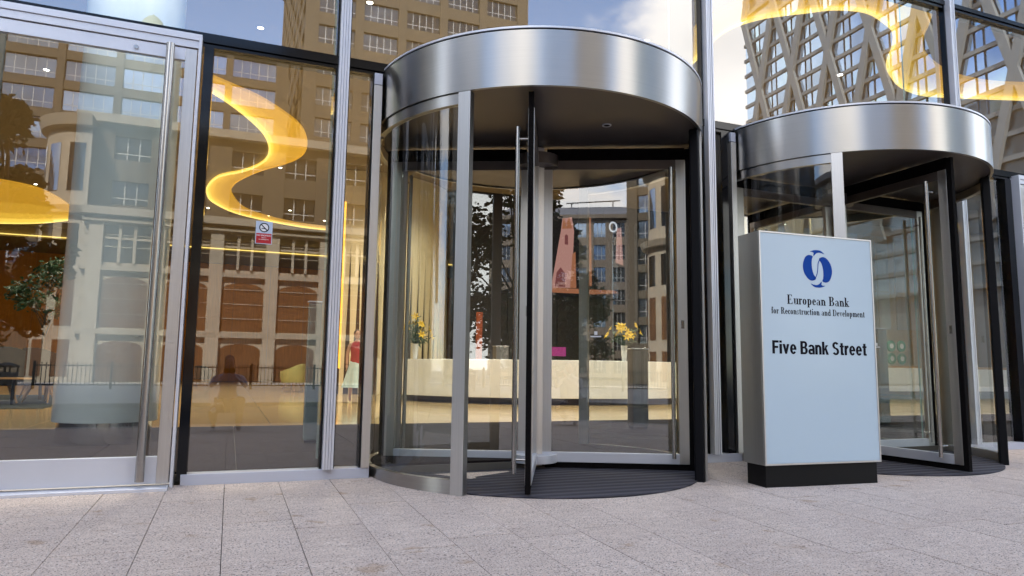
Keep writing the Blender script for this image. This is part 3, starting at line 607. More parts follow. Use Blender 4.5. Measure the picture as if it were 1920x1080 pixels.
        if c == 's': return 0.40, ring(0.19, X*0.74, 0.17, X*0.26, 0.09, HN, 60, 270, 10)+ring(0.19, X*0.27, 0.18, X*0.27, 0.10, HN, -120, 90, 10)+[rect(0.28, 0.36, X*0.72, X), rect(0.02, 0.10, 0, X*0.28)]
        if c == 'v': return 0.54, [[(0.04, X), (0.20, X), (0.33, 0.0), (0.25, 0.0)], [(0.27, 0.0), (0.32, 0.0), (0.48, X), (0.43, X)], rect(0, 0.24, X-SF, X), rect(0.36, 0.55, X-SF, X)]
        if c == 'a': return 0.52, [rect(0.30, 0.30+TH, 0.0, X*0.8), rect(0.42, 0.53, 0, SF)]+ring(0.24, X*0.72, 0.20, X*0.28, 0.10, HN, 0, 160, 8)+ring(0.18, X*0.26, 0.16, X*0.26, 0.12, HN, 60, 310, 10)
        if c == 'd': return 0.60, [rect(0.38, 0.38+TH, 0, 1.0), rect(0.30, 0.4, 1-SF, 1), rect(0.5, 0.6, 0, SF)]+ring(0.27, X/2, 0.25, X/2+0.01, TH, HN, 40, 320)
        if c == 'p': return 0.60, stem(0.08, -0.28, X)+ring(0.32, X/2, 0.25, X/2+0.01, TH, HN, -140, 140)
        if c == 'k': return 0.62, stem(0.07, 0, 1.0)+[[(0.2, X*0.42), (0.26, X*0.38), (0.50, X), (0.44, X)], [(0.25, X*0.5), (0.36, X*0.62), (0.60, 0), (0.42, 0)], rect(0.36, 0.58, X-SF, X), rect(0.36, 0.65, 0, SF)]
        if c == 'E': return 0.72, [rect(0.08, 0.10+TH, 0, 1), rect(0.0, 0.62, 1-HN, 1), rect(0.0, 0.66, 0, HN), rect(0.2, 0.48, 0.48, 0.53), rect(0.44, 0.48, 0.36, 0.66), [(0.5, 1), (0.62, 1), (0.62, 0.72)], [(0.5, 0), (0.66, 0), (0.66, 0.30)]]
        if c == 'B': return 0.74, [rect(0.08, 0.10+TH, 0, 1), rect(0.0, 0.42, 1-HN, 1), rect(0.0, 0.42, 0, HN), rect(0.2, 0.42, 0.5, 0.55)]+ring(0.38, 0.765, 0.27, 0.235, TH, HN, -90, 90, 10)+ring(0.40, 0.265, 0.30, 0.265, TH, HN, -90, 90, 10)
        if c == 'D': return 0.80, [rect(0.08, 0.10+TH, 0, 1), rect(0.0, 0.40, 1-HN, 1), rect(0.0, 0.40, 0, HN)]+ring(0.38, 0.5, 0.38, 0.5, 0.17, HN, -90, 90, 12)
        if c == 'R': return 0.76, [rect(0.08, 0.10+TH, 0, 1), rect(0.0, 0.42, 1-HN, 1), rect(0.0, 0.34, 0, HN), rect(0.2, 0.42, 0.48, 0.53), [(0.36, 0.5), (0.50, 0.5), (0.72, 0), (0.54, 0)], rect(0.5, 0.78, 0, HN)]+ring(0.38, 0.745, 0.27, 0.255, TH, HN, -90, 90, 10)
        return 0.30, []
    def line(txt, xc, z, h, width, name='serif_lettering'):
        polys = []; x = 0
        for ch in txt:
            w_, q = glyph(ch); polys += [[(a+x, b_) for a, b_ in pq] for pq in q]; x += w_+0.07
        s = width/(x-0.07)
        b = MB()
        for pq in polys: b.add([base+U3*(xc-width/2+a*s)+V3*(z+b_*h)-Vector((n.x, n.y, 0))*0.0008 for a, b_ in pq], [tuple(range(len(pq)))])
        o = b.build(name, INK, T); o['kind'] = 'stuff'; return o
    line('European Bank', 0.596, 1.478, 0.080, 0.655)
    line('for Reconstruction and Development', 0.596, 1.392, 0.056, 0.985)
    t_ = 0.222; XH = 0.74
    def sans(c):
        if c == 'F': return 0.56, [rect(0, t_, 0, 1), rect(t_, 0.56, 0.83, 1), rect(t_, 0.50, 0.42, 0.585)]
        if c == 'i': return t_, [rect(0, t_, 0, XH), rect(0, t_, 0.83, 1)]
        if c == 'v': return 0.58, [[(0, XH), (0.215, XH), (0.375, 0), (0.20, 0)], [(0.20, 0), (0.375, 0), (0.58, XH), (0.375, XH)]]
        if c == 'e': return 0.57, ring(0.285, XH/2, 0.285, XH/2+0.015, t_, 0.145, 0, 322, 26)+[rect(0.12, 0.565, 0.315, 0.435)]
        if c == 'B': return 0.64, [rect(0, t_, 0, 1), rect(t_, 0.38, 0.845, 1), rect(t_, 0.38, 0.44, 0.585), rect(t_, 0.38, 0, 0.155)]+ring(0.36, 0.745, 0.25, 0.255, t_, 0.145, -90, 90, 12)+ring(0.37, 0.285, 0.275, 0.285, t_, 0.145, -90, 90, 12)
        if c == 'a': return 0.56, [rect(0.36, 0.36+t_*0.95, 0, 0.52)]+ring(0.28, 0.52, 0.275, 0.235, t_*0.95, 0.14, 0, 165, 14)+ring(0.22, 0.21, 0.22, 0.225, t_*0.95, 0.125, 20, 330, 20)+[rect(0.2, 0.40, 0.325, 0.435)]
        if c == 'n': return 0.57, [rect(0, t_, 0, XH), rect(0.57-t_, 0.57, 0, 0.48)]+ring(0.30, 0.47, 0.27, 0.285, t_, 0.165, 0, 160, 14)
        if c == 'k': return 0.58, [rect(0, t_, 0, 1), [(t_, 0.30), (t_, 0.46), (0.33, XH), (0.56, XH)], [(0.24, 0.42), (0.38, 0.56), (0.60, 0), (0.37, 0)]]
        if c == 'S': return 0.62, ring(0.31, 0.735, 0.30, 0.28, t_*0.95, 0.155, 25, 270, 22)+ring(0.31, 0.275, 0.31, 0.29, t_*0.95, 0.155, -155, 90, 22)
        if c == 't': return 0.39, [rect(0.085, 0.085+t_, 0.10, 0.94), rect(0, 0.39, 0.60, XH), rect(0.15, 0.385, -0.005, 0.145), rect(0.085, 0.2, 0.03, 0.12)]
        if c == 'r': return 0.38, [rect(0, t_, 0, XH)]+ring(0.30, 0.44, 0.21, 0.31, t_*0.8, 0.175, 62, 170, 10)+[rect(0.24, 0.385, 0.575, 0.755)]
        return 0.24, []
    polys = []; x = 0
    for ch in 'Five Bank Street':
        w_, q = sans(ch); polys += [[(a+x, b_) for a, b_ in pq] for pq in q]; x += w_+0.055
    sx = 0.99/(x-0.055); b = MB()
    for i, pq in enumerate(polys): b.add([base+U3*(0.103+a*sx)+V3*(1.058+b_*0.110)-Vector((n.x, n.y, 0))*(0.0008+i*2e-6) for a, b_ in pq], [tuple(range(len(pq)))])
    o = b.build('sans_lettering', INK, T); o['kind'] = 'stuff'
    return T
totem()

# ------------------------------------------------------------------ no-smoking sticker
def sticker():
    x0, x1, z0, z1 = 0.136, 0.266, 1.893, 2.081; yb = 0.0285
    T = thing('no_smoking_sticker', 'small red and pale blue NO SMOKING sticker on the glass', 'sign', (x0, yb, z0))
    q = lambda name, m_, a, b, c, d, y: part(name, m_, T, (a, b, y-0.0006, y, c, d))
    q('backing', PALE, x0, x1, z0, z1, yb+0.0014)
    q('red_field', RED, x0+0.006, x1-0.006, z0+0.006, z0+0.088, yb)
    cx, cz = (x0+x1)/2, 2.030
    def ringp(r0_, r1_, m_, name, y):
        b = MB(); N_ = 32; vs = []; 
        for i in range(N_):
            a = 2*math.pi*i/N_
            vs += [(cx+r0_*math.cos(a), y, cz+r0_*math.sin(a)), (cx+r1_*math.cos(a), y, cz+r1_*math.sin(a))]
        b.add(vs, [(2*i, 2*((i+1) % N_), 2*((i+1) % N_)+1, 2*i+1) for i in range(N_)]); b.build(name, m_, T)
    ringp(0.0001, 0.034, WHITEV, 'disc', yb); ringp(0.031, 0.039, INK, 'ring', yb-0.0006)
    b = MB(); s = 0.7071
    b.add([(cx-0.031*s-0.0028, yb-0.0010, cz+0.031*s-0.0028), (cx-0.031*s+0.0028, yb-0.0010, cz+0.031*s+0.0028), (cx+0.031*s+0.0028, yb-0.0010, cz-0.031*s+0.0028), (cx+0.031*s-0.0028, yb-0.0010, cz-0.031*s-0.0028)], [(0, 1, 2, 3)]); b.build('slash', INK, T)
    part('cigarette', INK, T, (cx-0.020, cx+0.016, yb-0.0008, yb-0.0003, cz-0.012, cz-0.006))
    for txt, sz, z in (('NO SMOKING', 0.0175, 1.958), ('This is a', 0.0115, 1.942), ('no smoking area', 0.0115, 1.928)):
        o = bpy.data.objects.new('lettering', text_mesh(txt, sz, WHITEV, None, 0.0008, 2)); COL.objects.link(o); o.parent = T; o['kind'] = 'stuff'
        o.location = Vector((cx, yb-0.0012, z))-T.location
sticker()

# ------------------------------------------------------------------ lobby contents
FZ = 0.082
# white round column with a steel foot
T = thing('round_column', 'white round column with steel foot just inside the tall glass door', 'column', (-1.22, 2.85, FZ))
b = MB(); b.lathe(-1.22, 2.85, [(0.0, 0.30), (0.50, 0.30), (0.505, 0.31), (0.505, CZ), (0, CZ)], 64); b.build('shaft', COLW, T, smooth=30)
b = MB(); b.lathe(-1.22, 2.85, [(0.0, FZ-0.01), (0.46, FZ-0.01), (0.46, 0.299), (0, 0.299)], 64); b.build('steel_foot', mat('polished_foot', (0.6, 0.6, 0.58), 0.12, 1.0, var=0.1, scale=4, stretch=(3, 3, 0.1)), T, smooth=30)
# feature drum with tapering panels
fx, fy, fr = 4.4, 20.3, 3.2
T = thing('feature_drum', 'cream curved feature wall with tapering vertical panels behind the reception desk', 'wall', (fx, fy, FZ))
b = MB(); b.arc(fx, fy, fr-0.30, fr-0.10, -23, 102, FZ, CZ-0.01, 60); b.build('slot_lining', SLOT, T, smooth=40)
NP = 66
for i in range(NP):
    a = 360/NP*i; hw = 180/NP
    if not (248 <= a <= 360 or a <= 12): continue
    vs = []; zs_ = (FZ, 1.3, 2.6, 3.8, 4.9, CZ-0.02); fr_ = (0.42, 0.48, 0.64, 0.82, 0.99, 0.99)
    for z, f_ in zip(zs_, fr_):
        for r_ in (fr, fr-0.06):
            for s_ in (-1, 1): t = R(a+s_*hw*f_); vs.append((fx+r_*math.cos(t), fy+r_*math.sin(t), z))
    fs = []
    for j in range(len(zs_)-1):
        p, q = 4*j, 4*j+4; fs += [(p, p+1, q+1, q), (p+2, q+2, q+3, p+3), (p, q, q+2, p+2), (p+1, p+3, q+3, q+1)]
    b = MB(); b.add(vs, fs); b.build('tapered_panel', BEIGE, T)
# reception desk
T = thing('reception_desk', 'long curved white reception desk with dark recessed base', 'desk', (8.6, 13.6, FZ))
dx, dy, dr = 8.9, 14.2, 5.0
b = MB(); b.arc(dx, dy, dr-0.55, dr, -74, 32, 0.24, 1.165, 60); b.build('counter', WHITE, T, smooth=30, bev=0.01)
b = MB(); b.arc(dx, dy, dr-0.50, dr-0.12, -73, 31, FZ, 0.239, 60); b.build('kickboard', mat('navy_kickboard', (0.02, 0.018, 0.045), 0.4), T, smooth=30)
# lilies
def lilies(x, y, z, s, label, seed):
    rr = random.Random(seed); T = thing('lily_vase', label, 'flowers', (x, y, z), 'vases of yellow lilies on the reception desk')
    b = MB(); b.lathe(x, y, [(0, z), (0.055*s, z), (0.085*s, z+0.36*s), (0.088*s, z+0.40*s), (0.075*s, z+0.40*s), (0.05*s, z+0.05*s)], 20); b.build('vase', CERAM, T, smooth=40)
    st = MB(); lv = MB(); tips = []
    for i in range(26):
        a = rr.uniform(0, 6.283); rad = rr.uniform(0.05, 0.42)*s; h = rr.uniform(0.25, 0.72)*s*(1.1-0.5*rad/(0.42*s))
        p1 = Vector((x+rad*math.cos(a), y+rad*math.sin(a), z+0.40*s+h)); p0 = Vector((x+0.03*math.cos(a), y+0.03*math.sin(a), z+0.34*s)); pm = (p0+p1)/2+Vector((0, 0, 0.06*s))
        st.tube([p0, pm, p1], 0.006*s, 5); tips.append((p1, a))
        for j in range(9):
            c = p0.lerp(p1, rr.uniform(0.25, 1.0)); d = Vector((rr.uniform(-1, 1), rr.uniform(-1, 1), rr.uniform(-0.6, 0.7))).normalized(); e = d.orthogonal().normalized(); L_ = rr.uniform(0.10, 0.20)*s
            lv.add([c, c+d*L_*0.5+e*L_*0.16, c+d*L_, c+d*L_*0.5-e*L_*0.16], [(0, 1, 2, 3)])
    st.build('stems', STEM, T); lv.build('leaves', STEM, T)
    for p, a in tips[:14]:
        f = MB(); ax = Vector((math.cos(a), math.sin(a)-0.5, 0.5)).normalized(); e1 = ax.orthogonal().normalized(); e2 = ax.cross(e1)
        for j in range(6):
            t = j*math.pi/3; d = (e1*math.cos(t)+e2*math.sin(t)); sd_ = ax.cross(d)
            f.add([p, p+(d*0.055+ax*0.05+sd_*0.026)*s, p+(d*0.125+ax*0.045)*s, p+(d*0.055+ax*0.05-sd_*0.026)*s], [(0, 1, 2, 3)])
        f.build('flower', YEL, T)
lilies(4.50, 12.15, 1.166, 1.0, 'yellow lilies in a white vase at the curved end of the desk', 2)
lilies(9.25, 9.55, 1.166, 0.98, 'yellow lilies in a white vase at the straight end of the desk', 5)
# dark wall behind the desk, with a screen
dw = MB(); dw.box(7.4, 17.5, 18.2, 18.6, FZ, CZ-0.01); dw = dw.build('back_wall', DARKW); tag(dw, 'dark brown wall behind the reception desk', 'wall')
pp = shared(MB().box(0, 2.0, -0.03, 0, 0, 3.6), 'wall_panel', DARKW)
for i in range(5):
    for j in range(2): inst('wall_panel', pp, dw, (7.42+i*2.02, 18.199, FZ+0.02+j*3.66))
T = thing('display_screen', 'dark wall screen showing a pink church tower behind the desk', 'screen', (10.2, 18.1, 3.6))
part('panel', SCRB, T, (10.1, 14.6, 18.08, 18.16, 3.75, 6.95))
def spoly(name, pts, m_, y=18.076, parent=T):
    b = MB(); b.prism(pts, (0, y, 0), (1, 0, 0), (0, 0, 1), 0.003); return b.build(name, m_, parent)
spoly('picture_base', [(10.9, 3.86), (10.95, 4.05), (13.9, 4.08), (14.1, 3.98), (13.0, 3.88)], SCRO)
tw = spoly('picture_tower', [(11.15, 4.05), (11.55, 6.25), (11.62, 6.75), (12.02, 6.85), (12.12, 6.3), (12.02, 4.08)], SCRP, 18.072)
spoly('belfry_opening', [(11.72, 5.75), (11.72, 6.1), (11.80, 6.15), (11.86, 6.1), (11.86, 5.75)], SCRD, 18.067, tw)
spoly('gable', [(11.60, 6.35), (11.66, 6.8), (11.78, 6.55), (11.90, 6.84), (12.04, 6.4)], SCRO, 18.067, tw)
spoly('doorway', [(11.30, 4.1), (11.38, 4.65), (11.55, 4.85), (11.72, 4.65), (11.74, 4.1)], SCRD, 18.067, tw)
spoly('picture_aisle', [(11.95, 4.08), (12.05, 5.4), (12.18, 5.5), (12.22, 4.08)], SCRO, 18.067, tw)
spoly('picture_spire', [(13.95, 5.2), (14.02, 6.6), (14.22, 6.6), (14.3, 5.1)], SCRP, 18.072)
spoly('picture_spire', [(12.75, 4.2), (12.78, 6.9), (12.86, 6.9), (12.9, 4.2)], SCRO, 18.072)
b = MB(); b.tube([(13.85+0.16*math.cos(t*0.5236), 18.07, 6.62+0.19*math.sin(t*0.5236)) for t in range(13)], 0.035, 6, caps=False); b.build('picture_emblem', SCRW, T)
# orange light slot beside the feature drum, magenta panel, grey pedestals
for x, y, z0, z1, lab in ((7.35, 17.6, 1.2, 6.4, 'orange vertical light strip between the cream drum and the dark wall'), (3.0, 15.6, 0.9, 6.0, 'orange vertical light strip seen beside the silver mullion'), (10.9, 9.0, FZ, 6.0, 'orange vertical light strip behind the leafy planter')):
    g = MB(); g.box(x, x+0.07, y, y+0.07, z0, z1); tag(g.build('light_strip', LEDO), lab, 'light')
def pedestal(x, y, w, d, z1, m_, label, name='pedestal', cat='pedestal'):
    T = thing(name, label, cat, (x, y, FZ)); part('body', m_, T, (x-w/2, x+w/2, y-d/2, y+d/2, FZ+0.03, z1), bev=0.02); part('cap', ALU, T, (x-w/2-0.006, x+w/2+0.006, y-d/2-0.006, y+d/2+0.006, z1+0.001, z1+0.02), bev=0.006); part('foot', BLACKM, T, (x-w/2+0.02, x+w/2-0.02, y-d/2+0.02, y+d/2-0.02, FZ, FZ+0.029)); return T
pedestal(5.55, 2.95, 0.27, 0.16, 1.22, mat('dim_steel', (0.20, 0.185, 0.17), 0.4, 0.4), 'grey metal pedestal inside, seen through the nearer revolving door')
pedestal(7.6, 14.0, 0.42, 0.3, 1.62, mat('dim_steel_b', (0.20, 0.19, 0.18), 0.35, 0.8), 'grey metal pedestal standing behind the reception desk')
pedestal(0.86, 2.06, 0.17, 0.10, 1.61, GREY, 'slim grey glass pylon inside, beside the silver mullion', 'glass_pylon', 'pylon')
pedestal(9.98, 2.6, 0.22, 0.12, 1.65, GREY, 'slim grey glass pylon inside, just right of the sign', 'glass_pylon', 'pylon')
part_ = MB(); part_.box(8.95, 9.4, 13.2, 13.3, 1.35, 1.62); tag(part_.build('counter_screen', MAG), 'magenta topped monitor behind the reception desk', 'monitor')
part_ = MB(); part_.box(7.85, 8.05, 17.0, 17.1, 1.2, 2.9); tag(part_.build('banner', mat('rust_banner', (0.30, 0.07, 0.03), 0.6)), 'rust coloured standing banner before the dark wall', 'banner')
# cafe side
T = thing('cafe_counter', 'white cafe counter seen through the farther revolving door', 'counter', (21.5, 12, FZ))
part('counter_body', WHITE, T, (19.8, 29.0, 12.0, 12.8, 0.35, 1.16), bev=0.01); part('counter_base', GREY, T, (19.9, 28.9, 12.1, 12.7, FZ, 0.349)); part('counter_top', OAK, T, (19.8, 29.0, 12.05, 12.8, 1.161, 1.24)); part('sneeze_guard', GLASSD, T, (20.2, 24.5, 12.2, 12.215, 1.241, 1.75))
for i, (x, z) in enumerate(((22.05, 1.95), (22.55, 1.95), (22.05, 1.50), (22.55, 1.50))):
    b = MB(); b.tube([(x, 12.5, z), (x, 12.55, z)], 0.20, 24); o = tag(b.build('menu_disc', GREEN, smooth=40, loc=(x, 12.5, z)), 'green round menu disc, %s of the four over the cafe counter' % ('top left', 'top right', 'bottom left', 'bottom right')[i], 'sign', 'green discs over the cafe counter')
    b = MB(); b.tube([(x, 12.49, z), (x, 12.499, z)], 0.09, 16); b.build('disc_face', WHITEV, o, smooth=40)
T = thing('cafe_wall', 'cream wall with tall pale panels imitating a reflection behind the cafe counter', 'wall', (18, 16.5, FZ))
part('wall_face', mat('cream_wall', (0.62, 0.54, 0.42), 0.7, var=0.05), T, (17.6, 32, 16.5, 16.7, FZ, CZ-0.01))
for i in range(6):  # added pale panels stand in for a reflection, not real windows
    x = 20.2+i*1.75
    f = part('window', PALEP, T, (x, x+1.35, 16.46, 16.499, 2.9, 7.0)); part('window_bar', FRAMEW, f, (x+0.62, x+0.68, 16.44, 16.459, 2.9, 7.0)); part('window_bar', FRAMEW, f, (x, x+0.6195, 16.44, 16.459, 4.5, 4.56)); part('window_bar', FRAMEW, f, (x+0.6805, x+1.35, 16.44, 16.459, 4.5, 4.56))
T = thing('panel_wall', 'row of tall cream wall panels to the right of the reception desk', 'wall', (14.4, 13.0, FZ))
for i in range(5): part('tall_panel', BEIGE, T, (14.4+i*1.15, 15.2+i*1.15, 13.0, 13.08, FZ, 7.25))
# planter between the doors
def planter(x, y, label):
    rr = random.Random(11); T = thing('planter', label, 'plant', (x, y, FZ))
    part('pot', CERAM, T, (x-0.3, x+0.3, y-0.3, y+0.3, FZ, 0.92), bev=0.02)
    st = MB(); lv = MB()
    for i in range(7):
        a = rr.uniform(0, 6.28); p0 = Vector((x+rr.uniform(-0.15, 0.15), y+rr.uniform(-0.15, 0.15), 0.9)); p1 = p0+Vector((0.3*math.cos(a), 0.3*math.sin(a), rr.uniform(0.6, 1.6))); st.tube([p0, p1], 0.018, 5)
        for j in range(16):
            c = p0.lerp(p1, rr.uniform(0.15, 1)); d = Vector((rr.uniform(-1, 1), rr.uniform(-1, 1), rr.uniform(-0.3, 0.6))).normalized(); e = d.orthogonal().normalized(); L_ = rr.uniform(0.22, 0.4)
            lv.add([c, c+d*L_*0.45+e*L_*0.22, c+d*L_, c+d*L_*0.45-e*L_*0.22], [(0, 1, 2, 3)])
    st.build('stems', BARK, T); lv.build('leaves', LEAFI, T)
planter(9.9, 7.2, 'leafy plant in a white square pot between the two revolving doors')
# lounge at the far side of the column
g = MB(); g.box(-9.5, -3.2, 9.6, 16.5, FZ, FZ+0.012); tag(g.build('lounge_carpet', RUG), 'slate blue carpet under the dark tub chairs', 'carpet')
def tub_chair(x, y, rz, m_, label, s=1.0, group=None):
    T = thing('tub_chair', label, 'armchair', (x, y, FZ+0.013), group); T.rotation_euler = (0, 0, rz); T.scale = (s, s, s)
    def loc(mb, name, mt, sm=None, bev=0.0):
        o = bpy.data.objects.new(name, mb.mesh(name, Vector((0, 0, 0)), sm)); COL.objects.link(o); o.data.materials.append(mt); o.parent = T
        if bev: bb = o.modifiers.new('b', 'BEVEL'); bb.width = bev; bb.segments = 3
    b = MB(); vs = []; n_ = 24
    for i in range(n_+1):
        a = R(-130+260*i/n_); h = 0.62+0.24*math.cos(a/1.45)**2
        for r_, z in ((0.36, 0.30), (0.41, h*0.75), (0.40, h), (0.34, h), (0.33, 0.40)): vs.append((r_*math.sin(a), r_*math.cos(a), z))
    b.add(vs, [(5*i+j, 5*i+5+j, 5*i+6+j, 5*i+1+j) for i in range(n_) for j in range(4)]); loc(b, 'shell', m_, 40)
    b = MB(); b.lathe(0, 0, [(0, 0.27), (0.33, 0.27), (0.35, 0.34), (0.33, 0.44), (0.0, 0.46)], 28); loc(b, 'seat', m_, 40)
    for i in range(4):
        a = R(45+90*i); b = MB(); b.tube([(0.2*math.cos(a), 0.2*math.sin(a), 0.28), (0.32*math.cos(a), 0.32*math.sin(a), 0)], [0.022, 0.012], 8); loc(b, 'leg', OAK, 40)
tub_chair(-3.62, 11.9, R(150), NAVY, 'dark tub chair with oak legs nearest the white column', 1.35, 'dark tub chairs in the lounge')
tub_chair(-4.45, 11.7, R(200), NAVY, 'dark tub chair at the edge of the picture, seen through the door glass', 1.35, 'dark tub chairs in the lounge')
tub_chair(-4.3, 14.2, R(20), NAVY, 'dark tub chair at the back of the lounge carpet', 1.35, 'dark tub chairs in the lounge')
tub_chair(-1.1, 27.0, R(170), NAVY, 'small black chair alone far back on the amber floor', 1.0)
tub_chair(2.05, 19.5, R(230), LIME, 'lime green armchair behind the grey glass pylon', 1.1)
T = thing('side_table', 'small round side table between the dark tub chairs', 'table', (-4.0, 10.9, FZ+0.013)); b = MB(); b.lathe(-4.0, 10.9, [(0, 0.60), (0.30, 0.60), (0.30, 0.63), (0, 0.63)], 24); b.build('table_top', OAK, T, smooth=30); b = MB(); b.tube([(-4.0, 10.9, FZ+0.013), (-4.0, 10.9, 0.6)], 0.03, 8); b.build('leg', BLACKM, T)
def leafy_tree(name, label, cat, x, y, z, h, cr, nleaf, seed, leafm, ls, group=None, trunk_r=0.12, clear=0.4, squash=1.0):
    rr = random.Random(seed); T = thing(name, label, cat, (x, y, z), group)
    b = MB(); top = Vector((x+rr.uniform(-0.2, 0.2)*cr*0.3, y+rr.uniform(-0.2, 0.2)*cr*0.3, z+h*0.8)); p0 = Vector((x, y, z-0.05)); pm = p0.lerp(top, 0.5)+Vector((rr.uniform(-0.1, 0.1), rr.uniform(-0.1, 0.1), 0))
    b.tube([p0, pm, top], [trunk_r, trunk_r*0.7, trunk_r*0.25], 10)
    clumps = []
    for i in range(16):
        a = rr.uniform(0, 6.283); f_ = rr.uniform(clear, 1.0); rad = cr*math.sin(math.pi*min(1, max(0.08, (f_-clear+0.12)/(1.12-clear))))*rr.uniform(0.45, 0.95)
        c = Vector((x+rad*math.cos(a), y+rad*math.sin(a), z+h*f_*0.96)); base_ = p0.lerp(top, max(0.3, min(1, f_-0.12)))
        b.tube([base_, base_.lerp(c, 0.55)+Vector((0, 0, 0.04*h)), c], [trunk_r*0.32, trunk_r*0.2, trunk_r*0.06], 6); clumps.append((c, cr*rr.uniform(0.28, 0.5)))
    b.build('trunk', BARK, T, smooth=50)
    vs = []; fs = []
    for i in range(nleaf):
        c, cr_ = rr.choice(clumps); d = Vector((rr.gauss(0, 1), rr.gauss(0, 1), rr.gauss(0, 0.8))).normalized()*cr_*rr.uniform(0.2, 1.0)**0.6; p = c+d
        u = Vector((rr.uniform(-1, 1), rr.uniform(-1, 1), rr.uniform(-0.8, 0.3))).normalized(); v = u.orthogonal().normalized(); s_ = ls*rr.uniform(0.6, 1.3); k = len(vs)
        vs += [p, p+u*s_*0.5+v*s_*0.3, p+u*s_, p+u*s_*0.5-v*s_*0.3]; fs.append((k, k+1, k+2, k+3))
    me = bpy.data.meshes.new('crown'); o_ = Vector((x, y, z)); me.from_pydata([tuple(q-o_) for q in vs], [], fs); me.materials.append(leafm)
    o = bpy.data.objects.new('crown', me); COL.objects.link(o); o.parent = T
    return T
leafy_tree('indoor_tree', 'small leafy indoor tree standing behind the dark tub chairs', 'tree', -4.05, 13.4, FZ, 3.45, 0.75, 1500, 4, LEAFI, 0.12, trunk_r=0.035, clear=0.62)

# ------------------------------------------------------------------ people
def skin_body(name, joints, edges, parent, m_, root=0, sub=2):
    me = bpy.data.meshes.new(name); me.from_pydata([j[:3] for j in joints], edges, []); o = bpy.data.objects.new(name, me); COL.objects.link(o); o.parent = parent; me.materials.append(m_)
    o.modifiers.new('skin', 'SKIN')
    if not me.skin_vertices: 
        bpy.context.view_layer.objects.active = o
        bm = bmesh.new(); bm.from_mesh(me); bm.verts.layers.skin.verify(); bm.to_mesh(me); bm.free()
    for i, j in enumerate(joints): me.skin_vertices[0].data[i].radius = (j[3], j[4] if len(j) > 4 else j[3]); me.skin_vertices[0].data[i].use_root = (i == root)
    s_ = o.modifiers.new('sub', 'SUBSURF'); s_.levels = sub; s_.render_levels = sub
    return o
def hand(name, wrist, d, side, parent, curl=0.5):
    """five separate fingers on a palm; d points along the hand, side is towards the thumb"""
    d = Vector(d).normalized(); sd_ = Vector(side); sd_ = (sd_-d*sd_.dot(d)).normalized(); nn = d.cross(sd_); w = Vector(wrist)
    J = [(*(w), 0.026, 0.02), (*(w+d*0.05), 0.036, 0.014), (*(w+d*0.09), 0.036, 0.013)]; E_ = [(0, 1), (1, 2)]
    for k, (off, L_) in enumerate(((0.030, 0.070), (0.010, 0.080), (-0.010, 0.074), (-0.030, 0.058))):
        b0 = len(J); p = w+d*0.095+sd_*off
        J += [(*p, 0.009), (*(p+d*L_*0.5+nn*L_*0.25*curl), 0.0085), (*(p+d*L_*0.75+nn*L_*0.75*curl), 0.0075)]; E_ += [(2, b0), (b0, b0+1), (b0+1, b0+2)]
    b0 = len(J); p = w+d*0.035+sd_*0.035
    J += [(*p, 0.011), (*(p+sd_*0.025+d*0.03), 0.0095), (*(p+sd_*0.03+d*0.06+nn*0.015), 0.008)]; E_ += [(0, b0), (b0, b0+1), (b0+1, b0+2)]
    return skin_body(name, J, E_, parent, SKIN, sub=1)
def head(P, face, parent, hairm, s=1.0, long=False):
    """head with nose, ears, eyes and mouth; face = direction looked at"""
    f = Vector(face).normalized(); rt_ = f.cross(Vector((0, 0, 1))).normalized(); u_ = rt_.cross(f); P = Vector(P)
    def blob(name, c, rx, ry, rz, m_, par, n_=16):
        b = MB(); vs = []; 
        for i in range(n_//2+1):
            ph = math.pi*i/(n_//2)
            for j in range(n_): th = 2*math.pi*j/n_; vs.append(c+rt_*rx*math.sin(ph)*math.cos(th)+f*ry*math.sin(ph)*math.sin(th)+u_*rz*math.cos(ph))
        b.add(vs, [(i*n_+j, i*n_+(j+1) % n_, (i+1)*n_+(j+1) % n_, (i+1)*n_+j) for i in range(n_//2) for j in range(n_)]); return b.build(name, m_, par, smooth=70)
    hd = blob('head', P, 0.075*s, 0.095*s, 0.115*s, SKIN, parent)
    blob('nose', P+f*0.095*s-u_*0.01*s, 0.014*s, 0.02*s, 0.026*s, SKIN, hd, 8)
    for q in (-1, 1):
        blob('eye', P+f*0.083*s+rt_*q*0.032*s+u_*0.015*s, 0.013*s, 0.008*s, 0.007*s, HAIR, hd, 8); blob('ear', P+rt_*q*0.077*s, 0.01*s, 0.022*s, 0.032*s, SKIN, hd, 8)
    blob('mouth', P+f*0.086*s-u_*0.055*s, 0.022*s, 0.008*s, 0.006*s, REDT, hd, 8)
    blob('hair', P-f*0.022*s+u_*0.022*s, 0.086*s, 0.095*s, 0.112*s, hairm, hd)
    if long: blob('hair_length', P-f*0.06*s-u_*0.12*s, 0.075*s, 0.05*s, 0.16*s, hairm, hd)
    return hd
